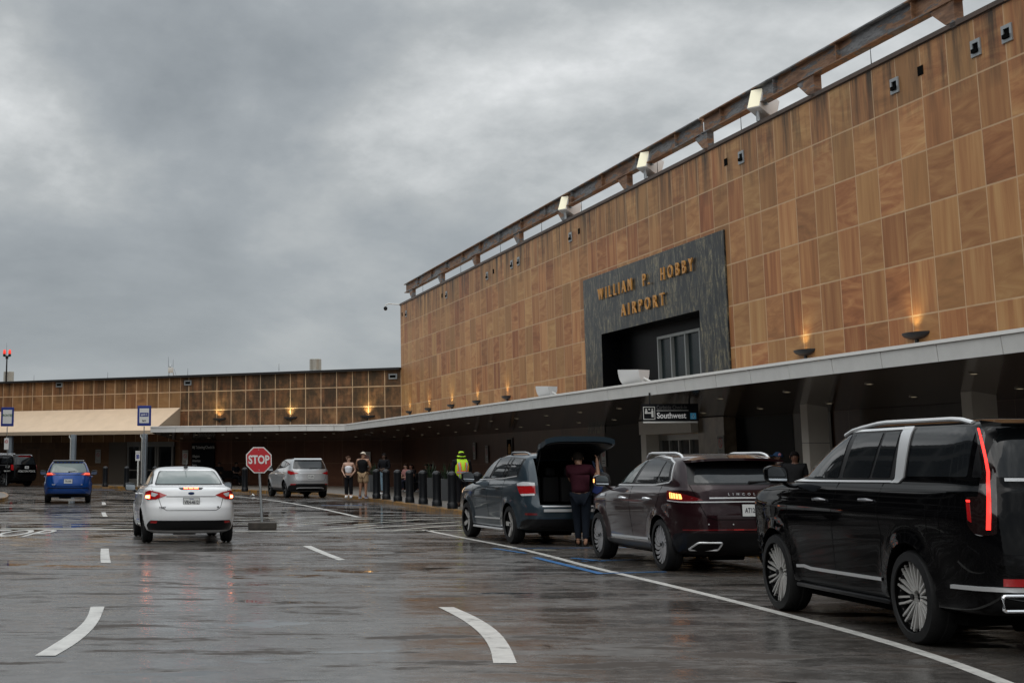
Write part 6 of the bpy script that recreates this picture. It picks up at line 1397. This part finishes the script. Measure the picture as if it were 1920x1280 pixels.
def person(name_label, loc, rz, H=1.72, pose=None, skin=(.32, .17, .11), top=(.1, .1, .1), bottom=(.02, .02, .03), hair=(.02, .014, .01), sleeves='short', legs='long', shoes=(.5, .5, .5), hairstyle='short', face=True, group=None, build=1.0, top_name='shirt', hat=None, seated=False):
    e = empty('person', loc, rz, name_label, 'person', group)
    h = H; pose = pose or {}
    J = {}
    def j(n_, x, y, z, r): 
        p = pose.get(n_, (x, y, z)); J[n_] = (tuple(c*h for c in p), r*h)
    B = build
    j('pelvis', 0, 0, .53, (.078*B)); j('waist', 0, .0, .61, .066*B); j('chest', 0, 0, .72, .085*B); j('upper', 0, -.004, .79, .07*B); j('neck', 0, 0, .845, .032); j('jaw', 0, .012, .885, .040); j('head', 0, .012, .925, .056); j('crown', 0, .006, .965, .050)
    for s, sg in (('l', -1), ('r', 1)):
        j('shoulder_'+s, sg*.105*B, 0, .805, .042*B); j('elbow_'+s, sg*.135*B, -.012, .635, .026*B); j('wrist_'+s, sg*.14*B, .03, .485, .017)
        j('hip_'+s, sg*.052*B, 0, .50, .060*B); j('knee_'+s, sg*.055*B, .008, .28, .036*B); j('ankle_'+s, sg*.055*B, -.008, .055, .022); j('heel_'+s, sg*.055*B, -.025, .022, .02); j('toe_'+s, sg*.062*B, .10, .015, .018)
        # palm and five fingers carried on from the wrist direction
        w0 = Vector(J['wrist_'+s][0]); el = Vector(J['elbow_'+s][0]); d = (w0-el).normalized(); sd_ = d.cross(Vector((sg, 0.0, .2))).normalized(); nrm = d.cross(sd_).normalized()
        pc = w0+d*.045*h; J['palm_'+s] = (tuple(pc), .018*h)
        for k_, (of, ln) in enumerate(((.022, .036), (.008, .043), (-.006, .040), (-.019, .032))):
            a = pc+sd_*of*h*.9+d*.018*h; J[f'f{k_}a_{s}'] = (tuple(a), .0062*h); t_ = a+d*ln*h*.6+nrm*.006*h; J[f'f{k_}b_{s}'] = (tuple(t_), .0052*h); J[f'f{k_}c_{s}'] = (tuple(t_+d*ln*h*.3+nrm*.014*h), .0045*h)
        a = w0+d*.022*h+sd_*.018*h; J['ta_'+s] = (tuple(a), .008*h); J['tb_'+s] = (tuple(a+sd_*.018*h+d*.018*h), .0065*h)
    E = [('pelvis', 'waist'), ('waist', 'chest'), ('chest', 'upper'), ('upper', 'neck'), ('neck', 'jaw'), ('jaw', 'head'), ('head', 'crown')]
    for s in 'lr':
        E += [('upper', 'shoulder_'+s), ('shoulder_'+s, 'elbow_'+s), ('elbow_'+s, 'wrist_'+s), ('wrist_'+s, 'palm_'+s), ('pelvis', 'hip_'+s), ('hip_'+s, 'knee_'+s), ('knee_'+s, 'ankle_'+s), ('ankle_'+s, 'toe_'+s), ('ankle_'+s, 'heel_'+s), ('wrist_'+s, 'ta_'+s), ('ta_'+s, 'tb_'+s)]
        for k_ in range(4): E += [('palm_'+s, f'f{k_}a_{s}'), (f'f{k_}a_{s}', f'f{k_}b_{s}'), (f'f{k_}b_{s}', f'f{k_}c_{s}')]
    ms = mat('skin_%d' % int(skin[0]*1000), skin, .5)
    skin_mesh('body', J, E, ms, e, 1)
    lerp = lambda a, c, t: tuple(Vector(J[a][0]).lerp(Vector(J[c][0]), t))
    cm = lambda c, tag_: mat(tag_+'_%d_%d_%d' % tuple(int(v*1000) for v in c), c, .85, noise=.15, nscale=30, spec=.12)
    # top
    g_ = .018*h; T = {k_: (J[k_][0], J[k_][1]*1.06+g_) for k_ in ('pelvis', 'waist', 'chest', 'upper')}; T['pelvis'] = (lerp('pelvis', 'waist', -.15), J['pelvis'][1]*1.12+g_*1.2)
    TE = [('pelvis', 'waist'), ('waist', 'chest'), ('chest', 'upper')]
    if sleeves != 'crop':
        for s in 'lr':
            T['shoulder_'+s] = (J['shoulder_'+s][0], J['shoulder_'+s][1]+(g_ if sleeves != 'none' else .008*h)); TE.append(('upper', 'shoulder_'+s))
            if sleeves == 'short': T['e_'+s] = (lerp('shoulder_'+s, 'elbow_'+s, .72), .036*h*B); TE.append(('shoulder_'+s, 'e_'+s))
            if sleeves == 'long': T['elbow_'+s] = (J['elbow_'+s][0], .034*h*B); T['wr_'+s] = (lerp('elbow_'+s, 'wrist_'+s, .93), .024*h); TE += [('shoulder_'+s, 'elbow_'+s), ('elbow_'+s, 'wr_'+s)]
    else:
        T = {'pelvis': (lerp('pelvis', 'waist', .5), .086*h), 'waist': (lerp('waist', 'chest', .3), .088*h), 'chest': (J['chest'][0], .112*h*B), 'upper': (lerp('chest', 'upper', .75), .092*h)}; TE = [('pelvis', 'waist'), ('waist', 'chest'), ('chest', 'upper')]
    skin_mesh(top_name, T, TE, cm(top, 'cloth'), e, 2)
    # bottoms
    P = {'pelvis': (J['pelvis'][0], J['pelvis'][1]*.90+.006*h)}; PE = []
    for s in 'lr':
        P['hip_'+s] = (J['hip_'+s][0], .066*h*B); PE.append(('pelvis', 'hip_'+s))
        if legs == 'shorts': P['k_'+s] = (lerp('hip_'+s, 'knee_'+s, .88), .062*h*B); PE.append(('hip_'+s, 'k_'+s))
        else:
            wide = .050 if legs == 'wide' else .040; P['knee_'+s] = (J['knee_'+s][0], wide*h*B*(1.1)); P['a_'+s] = (lerp('knee_'+s, 'ankle_'+s, .97), (.052 if legs == 'wide' else .034)*h); PE += [('hip_'+s, 'knee_'+s), ('knee_'+s, 'a_'+s)]
    skin_mesh('shorts' if legs == 'shorts' else 'trousers', P, PE, cm(bottom, 'cloth'), e, 2)
    for s in 'lr':
        S3 = {'pelvis': (J['heel_'+s][0], .036*h), 'b': (lerp('heel_'+s, 'toe_'+s, .5), .038*h), 'c': (lerp('heel_'+s, 'toe_'+s, 1.08), .034*h), 'd': (lerp('heel_'+s, 'ankle_'+s, 1.0), .036*h)}
        skin_mesh('shoe', S3, [('pelvis', 'b'), ('b', 'c'), ('pelvis', 'd')], cm(shoes, 'shoe'), e, 1)
    # hair, face
    hd = Vector(J['head'][0]); cr = Vector(J['crown'][0]); upv = (cr-Vector(J['jaw'][0])).normalized(); ff = Vector((pose.get('face', (0, 1, 0)))); ff = (ff-upv*ff.dot(upv)).normalized(); rt = ff.cross(upv)
    Mh = Matrix((rt, ff, upv)).transposed().to_4x4(); Mh.translation = hd+upv*.012*h
    b = MB(); n = 18; vs = []; r0 = .063*h
    for a in range(9):
        t = a/8*R(118 if hairstyle != 'cap' else 88)
        for k_ in range(n):
            ph = 2*math.pi*k_/n; front = max(0, math.sin(ph)); tt = t*(1-.50*front*(1 if hairstyle != 'cap' else .1))
            vs.append((r0*math.sin(tt)*math.cos(ph)*.95, r0*1.12*math.sin(tt)*math.sin(ph)-.006*h, r0*1.05*math.cos(tt)))
    fs = [(a*n+k_, a*n+(k_+1) % n, (a+1)*n+(k_+1) % n, (a+1)*n+k_) for a in range(8) for k_ in range(n)]
    b.add(vs, fs, 0, Mh)
    if hairstyle == 'bun': b.lathe([(0, -.03*h), (.024*h, -.02*h), (.032*h, 0), (.024*h, .02*h), (0, .03*h)], 12, M=Mh @ Matrix.Translation((0, -.075*h, .03*h)))
    if hairstyle == 'long': b.tube([Mh @ Vector((0, -.03*h, .02*h)), Mh @ Vector((0, -.055*h, -.05*h)), Mh @ Vector((0, -.05*h, -.13*h))], [.05*h, .055*h, .03*h], 10)
    b.build('cap' if hairstyle == 'cap' else 'hair', cm(hat or hair, 'hair'), e, True, 60)
    if hairstyle == 'cap':
        b = MB(); vs = [(.062*h*math.cos(t), -.058*h+.0*h-.05*h*math.sin(t)*0+(-.055*h)*math.sin(t), .012*h-.008*h*math.sin(t)) for t in np.linspace(0, math.pi, 9)]
        sgn = pose.get('brim', -1); vs = [(x, sgn*y, z) if sgn < 0 else (x, y, z) for x, y, z in [(v[0]*.85, v[1], v[2]) for v in vs]]
        b.add(vs+[(x, y, z+.006*h) for x, y, z in vs], [tuple(range(9)), tuple(range(9, 18))]+[(i, i+1, i+10, i+9) for i in range(8)], 0, Mh); b.build('cap_brim', cm(hat, 'hair'), e)
    if face:
        b = MB(); b.add([(-.009*h, .05*h, -.012*h), (.009*h, .05*h, -.012*h), (0, .052*h, .014*h), (0, .072*h, -.012*h)], [(0, 1, 3), (1, 2, 3), (2, 0, 3)], 0, Mh); b.build('nose', ms, e, True, 80)
        for sg in (-1, 1):
            b = MB(); b.lathe([(0, -.003*h), (.006*h, 0), (0, .003*h)], 10, M=Mh @ Matrix.Translation((sg*.021*h, .052*h, .008*h)) @ Matrix.Rotation(R(90), 4, 'X')); b.build('eye', m_ink, e)
            b = MB(); b.lathe([(0, -.005*h), (.012*h, -.003*h), (.014*h, 0), (.009*h, .004*h), (0, .004*h)], 10, M=Mh @ Matrix.Translation((sg*.058*h, .0, -.006*h)) @ Matrix.Rotation(R(90)*sg, 4, 'Y') @ Matrix.Diagonal((1.3, .8, 1, 1))); b.build('ear', ms, e, True)
        b = MB(); b.box((-.014*h, .053*h, -.031*h), (.014*h, .0565*h, -.027*h), 0, Mh); b.build('mouth', mat('lips', (.25, .07, .06), .5), e)
    return e, J, Mh
PALE, TAN, DK = (.42, .25, .18), (.30, .16, .10), (.07, .038, .025)
# woman in white crop top, hands at her sides, looking right
q = G(654, 932.5, KH); person('woman in white top and black wide trousers standing at the kerb', q, R(172), 1.63, dict(
    elbow_l=(-.165, -.015, .655), wrist_l=(-.10, .05, .56), elbow_r=(.165, -.015, .655), wrist_r=(.11, .06, .56), face=(-.75, .6, -.1)),
    skin=PALE, top=(.72, .72, .76), bottom=(.008, .008, .010), hair=(.06, .03, .018), sleeves='crop', legs='wide', shoes=(.7, .7, .7), hairstyle='bun', top_name='crop_top')
# man in black sleeveless top, tan shorts, backward cap, seen from behind
q = G(681, 932.5, KH); person('man in black sleeveless top, khaki shorts and backwards pale cap', q, R(-22), 1.80, dict(
    elbow_l=(-.165, .03, .66), wrist_l=(-.10, .14, .60), elbow_r=(.17, .03, .66), wrist_r=(.11, .15, .63), head=(0, .03, .92), crown=(0, .03, .96), face=(.1, 1, -.5), brim=1, ankle_l=(-.075, 0, .055), toe_l=(-.09, .10, .015), heel_l=(-.075, -.02, .022)),
    skin=TAN, top=(.008, .008, .009), bottom=(.33, .23, .14), sleeves='none', legs='shorts', shoes=(.35, .36, .45), hairstyle='cap', hat=(.62, .55, .46), build=1.12, top_name='vest_top')
# traffic worker
q = AT(866, 900, 50.3); q.z = KH; e, J, Mh = person('traffic worker in lime and orange safety vest and lime brimmed hat', q, R(8), 1.74, dict(elbow_l=(-.17, .02, .64), elbow_r=(.17, .02, .64)), skin=DK, top=(.008, .008, .009), bottom=(.010, .010, .012), sleeves='long', shoes=(.02, .02, .02), face=False, build=1.22)
h = 1.74; m_lime = mat('lime_safety_fabric', (.42, .72, .02), .7, emit=(.42, .72, .02), estr=.0); m_or = mat('orange_safety_stripe', (.85, .16, .02), .6); m_gr = mat('grey_reflective_tape', (.30, .31, .36), .35)
VT = {'pelvis': ((0, 0, .47*h), .130*h), 'a': ((0, 0, .60*h), .138*h), 'b': ((0, 0, .72*h), .150*h), 'c': ((0, -.004*h, .79*h), .125*h)}
for s, sg in (('l', -1), ('r', 1)): VT['s'+s] = ((sg*.10*h, 0, .81*h), .064*h)
vest = skin_mesh('safety_vest', VT, [('pelvis', 'a'), ('a', 'b'), ('b', 'c'), ('c', 'sl'), ('c', 'sr')], m_lime, e, 2)
# stripes laid on the back of the vest
from mathutils.bvhtree import BVHTree
bv = BVHTree.FromPolygons([v.co for v in vest.data.vertices], [p.vertices for p in vest.data.polygons])
def vstrip(name, x0, z0, x1, z1, wd, m, off):
    b = MB(); rows = []; n = 10
    for i in range(n+1):
        t = i/n; x, z = x0+(x1-x0)*t, z0+(z1-z0)*t; d = Vector((x1-x0, z1-z0)).normalized(); r = []
        for k_ in (-1, 1):
            px, pz = x-d.y*wd/2*k_, z+d.x*wd/2*k_; hit = bv.ray_cast(Vector((px, -1, pz)), Vector((0, 1, 0))); r.append(Vector((px, (hit[0].y if hit[0] else -.1)-off, pz)))
        rows.append(r)
    b.add([p for r in rows for p in r], [(2*i, 2*i+1, 2*i+3, 2*i+2) for i in range(n)]); b.build(name, m, vest)
for sg in (-1, 1):
    vstrip('orange_stripe', sg*.105, .64*h, sg*.130, 1.40, .125, m_or, .008); vstrip('grey_stripe', sg*.105, .64*h, sg*.130, 1.40, .05, m_gr, .012)
    vstrip('orange_stripe', sg*.115, .52*h, sg*.12, .585*h, .12, m_or, .008); vstrip('grey_stripe', sg*.115, .52*h, sg*.12, .585*h, .04, m_gr, .012)
vstrip('orange_stripe', -.20, .625*h, .20, .625*h, .10, m_or, .014); vstrip('grey_stripe', -.20, .625*h, .20, .625*h, .05, m_gr, .018)
b = MB(); b.lathe([(.155, -.045), (.15, -.05), (.095, .0), (.094, .025)], 24, M=Mh, caps=False); b.lathe([(.093, .055), (.09, .095), (.07, .115), (0, .12)], 24, M=Mh, caps=False); hb = b.build('hat', m_lime, e, True, 60)
b = MB(); b.lathe([(.0955, .02), (.0955, .058)], 24, M=Mh, caps=False); b.build('hat_band', m_or, hb, True)
# man loading the boot
q = G(1087, 1024); q += Vector((.03, -.1, 0)); e, J, Mh = person('man in burgundy tee and dark jeans loading the raised tailgate boot', q, R(-14), 1.80, dict(
    waist=(.0, .02, .61), chest=(-.005, .045, .715), upper=(-.01, .06, .775), neck=(-.015, .075, .825), jaw=(-.02, .10, .86), head=(-.025, .115, .90), crown=(-.025, .115, .94), shoulder_l=(-.11, .065, .79), shoulder_r=(.10, .05, .79),
    elbow_l=(-.11, .16, .68), wrist_l=(-.03, .26, .63), elbow_r=(.185, .06, .70), wrist_r=(.175, .12, .85), face=(-.2, 1, -.5), hip_l=(-.05, 0, .5), knee_l=(-.045, .05, .28), ankle_l=(-.04, .04, .055), toe_l=(-.04, .13, .015), heel_l=(-.04, .02, .022), ankle_r=(.04, -.03, .055), knee_r=(.045, .01, .28), heel_r=(.04, -.055, .022), toe_r=(.02, .06, .015)),
    skin=TAN, top=(.030, .006, .011), bottom=(.007, .010, .016), hair=(.012, .009, .007), shoes=(.03, .028, .026), build=1.08, top_name='t_shirt')
# backpack held up at his right
bp2 = empty('backpack', q+Vector((.43, .30, 1.12)), R(-20), 'dark backpack held up beside the man at the open boot', 'backpack')
b = MB(); pr = fillet([(-.15, -.23), (-.17, .12), (-.08, .26), (.08, .26), (.17, .12), (.15, -.23)], .05, 3); k = len(pr)
b.add([(x*sc, d, z*sc) for d, sc in ((-.12, .8), (-.09, 1), (.07, 1), (.10, .85)) for x, z in pr], [tuple(range(k)), tuple(range(3*k, 4*k))]+[(i*k+j_, i*k+(j_+1) % k, (i+1)*k+(j_+1) % k, (i+1)*k+j_) for i in range(3) for j_ in range(k)], 0, Matrix.Rotation(R(24), 4, 'Y')); b.build('bag', mat('dark_bag_fabric', (.015, .017, .02), .7), bp2, True, 50)
b = MB(); b.tube([(-.02, -.05, .24), (-.10, -.02, .38), (-.13, .0, .46), (-.02, .02, .34), (.08, .03, .22)], .014, 6); b.build('strap', mat('blue_strap', (.02, .05, .12), .6), bp2, True)
b = MB(); b.box((-.08, -.14, -.16), (.08, -.115, .02), 0, Matrix.Rotation(R(24), 4, 'Y'), .01); b.build('pocket', mat('blue_pocket', (.01, .03, .16), .6), bp2)
# standing dark figure by the bollards
q = AT(721, 930, 68); q.z = KH; person('person in black hooded jacket and light jeans standing behind the bollards', q, R(150), 1.76, dict(elbow_l=(-.16, .02, .65), wrist_l=(-.05, .11, .62), elbow_r=(.16, .02, .65), wrist_r=(.05, .11, .60)), skin=DK, top=(.008, .008, .01), bottom=(.16, .24, .30), sleeves='long', shoes=(.5, .5, .5), hairstyle='long', hair=(.008, .006, .006))
SIT = dict(pelvis=(0, -.10, .30), waist=(0, -.11, .38), chest=(0, -.10, .49), upper=(0, -.09, .56), neck=(0, -.08, .615), jaw=(0, -.06, .655), head=(0, -.055, .695), crown=(0, -.06, .735), shoulder_l=(-.105, -.09, .575), shoulder_r=(.105, -.09, .575), elbow_l=(-.15, -.02, .42), elbow_r=(.15, -.02, .42), wrist_l=(-.06, .10, .40), wrist_r=(.06, .10, .42),
           hip_l=(-.055, -.08, .285), hip_r=(.055, -.08, .285), knee_l=(-.07, .17, .29), knee_r=(.07, .17, .29), ankle_l=(-.07, .17, .055), ankle_r=(.07, .19, .055), heel_l=(-.07, .15, .022), heel_r=(.07, .17, .022), toe_l=(-.075, .27, .015), toe_r=(.075, .29, .015))
def bench(x, y, z, rz, lab, wd=1.4):
    e = empty('bench', (x, y, z), rz, lab, 'bench')
    b = MB(); b.box((-wd/2, -.32, .40), (wd/2, .14, .45), bev=.01); b.build('seat', m_dark, e); b = MB(); b.box((-wd/2, -.38, .45), (wd/2, -.33, .85), bev=.01); b.build('backrest', m_dark, e)
    for sg in (-1, 1): b = MB(); b.box((sg*(wd/2-.1)-.03, -.34, 0), (sg*(wd/2-.1)+.03, .12, .398)); b.build('leg', m_dark, e)
def wingq(px, off): h, t = wing_hit(px, 880, A0, A1, off); return Vector((h.x, h.y, KH))
for px, lab, tp in ((412, 'seated person in dark uniform nearer the ticketing directory board', (.006, .007, .010)), (445, 'seated person in dark uniform leaning beside the lone bollard', (.007, .008, .012))):
    q = wingq(px, .9); person(lab, q, R(180+20 if px < 430 else 180+40), 1.75, SIT, skin=(.10, .055, .035), top=tp, bottom=(.006, .006, .008), sleeves='short', shoes=(.01, .01, .01), hair=(.006, .005, .005))
q = wingq(428, .9); bench(q.x, q.y, KH, R(180+33), 'dark bench against the brown wall under two seated guards', 2.0)
wallrz = math.atan2(NV.y, NV.x)-math.pi/2
for px, off, lab, tp, sk, hr in ((758, 2.7, 'seated woman in pink patterned top looking down behind the bollards', (.34, .16, .15), PALE, (.02, .012, .008)), (768, 2.2, 'seated person with dark hair between the third and fourth bollards', (.02, .015, .016), (.26, .12, .08), (.012, .008, .006)), (797, 1.6, 'seated person in dark clothes behind the fifth bollard', (.012, .012, .014), (.2, .09, .06), (.01, .008, .006)), (806, 1.4, 'person in black leaning forward right of the fifth bollard', (.006, .006, .007), DK, (.006, .005, .005))):
    dd_ = ray(px, 900); p0 = WP(0, off, 0); t = p0.dot(NV)/dd_.dot(NV); q = dd_*t; q.z = KH; person(lab, q, wallrz+R(30), 1.68, SIT, skin=sk, top=tp, bottom=(.015, .018, .03), shoes=(.3, .3, .3), hair=hr, hairstyle='long')
    if px in (768, 806): bench(q.x, q.y, KH, wallrz+R(8), 'dark bench by the main wall under the %s' % ('seated pair with the woman in pink' if px == 768 else 'pair behind the fifth bollard'), 1.7)
# two heads beyond the black SUV
q = AT(1462, 900, 33.5); q.z = KH; e, J, Mh = person('person in blue cap with pink badge standing beyond the black SUV', q, R(100), 1.64, dict(face=(0, 1, 0), brim=-1), skin=(.12, .06, .04), top=(.02, .02, .025), bottom=(.02, .02, .03), hairstyle='cap', hat=(.02, .05, .11), sleeves='short')
b = MB(); b.lathe([(0, .004), (.03, .003), (.034, 0)], 16, M=Mh @ Matrix.Translation((-.088, 0, .045)) @ Matrix.Rotation(R(-90), 4, 'Y')); b.build('cap_badge', mat('pink_badge', (.6, .25, .3), .5), e)
q = AT(1492.5, 900, 32.6); q.z = KH; person('dark haired woman looking down beyond the black SUV mirror', q, R(160), 1.66, dict(head=(0, .02, .92), crown=(0, .03, .96), face=(0, 1, -.3)), skin=(.17, .08, .05), top=(.02, .02, .022), bottom=(.02, .02, .03), hairstyle='long', hair=(.008, .006, .006))

# ------------------------------------------------------------------ unseen garage added at left so glossy paint and glass reflect something dark
gar = empty('added_dark_garage', (-30, 0, 0), 0, 'long dark unseen garage added left of the frame for glossy surfaces to reflect', 'building')
b = MB()
for k_ in range(5): b.box((-25, -70, 2.4+3.2*k_), (0, 100, 3.5+3.2*k_))
for i in range(22): b.box((-.9, -70+i*8-.35, 0), (.003, -70+i*8+.35, 16))
b.build('deck', mat('garage_concrete', (.075, .072, .068), .8, noise=.3, nscale=.5), gar)
b = MB(); b.box((-24, -69, 0), (-3, 99, 15.5)); b.build('interior', mat('garage_dark', (.02, .02, .02), .8), gar)
bpy.context.view_layer.update()
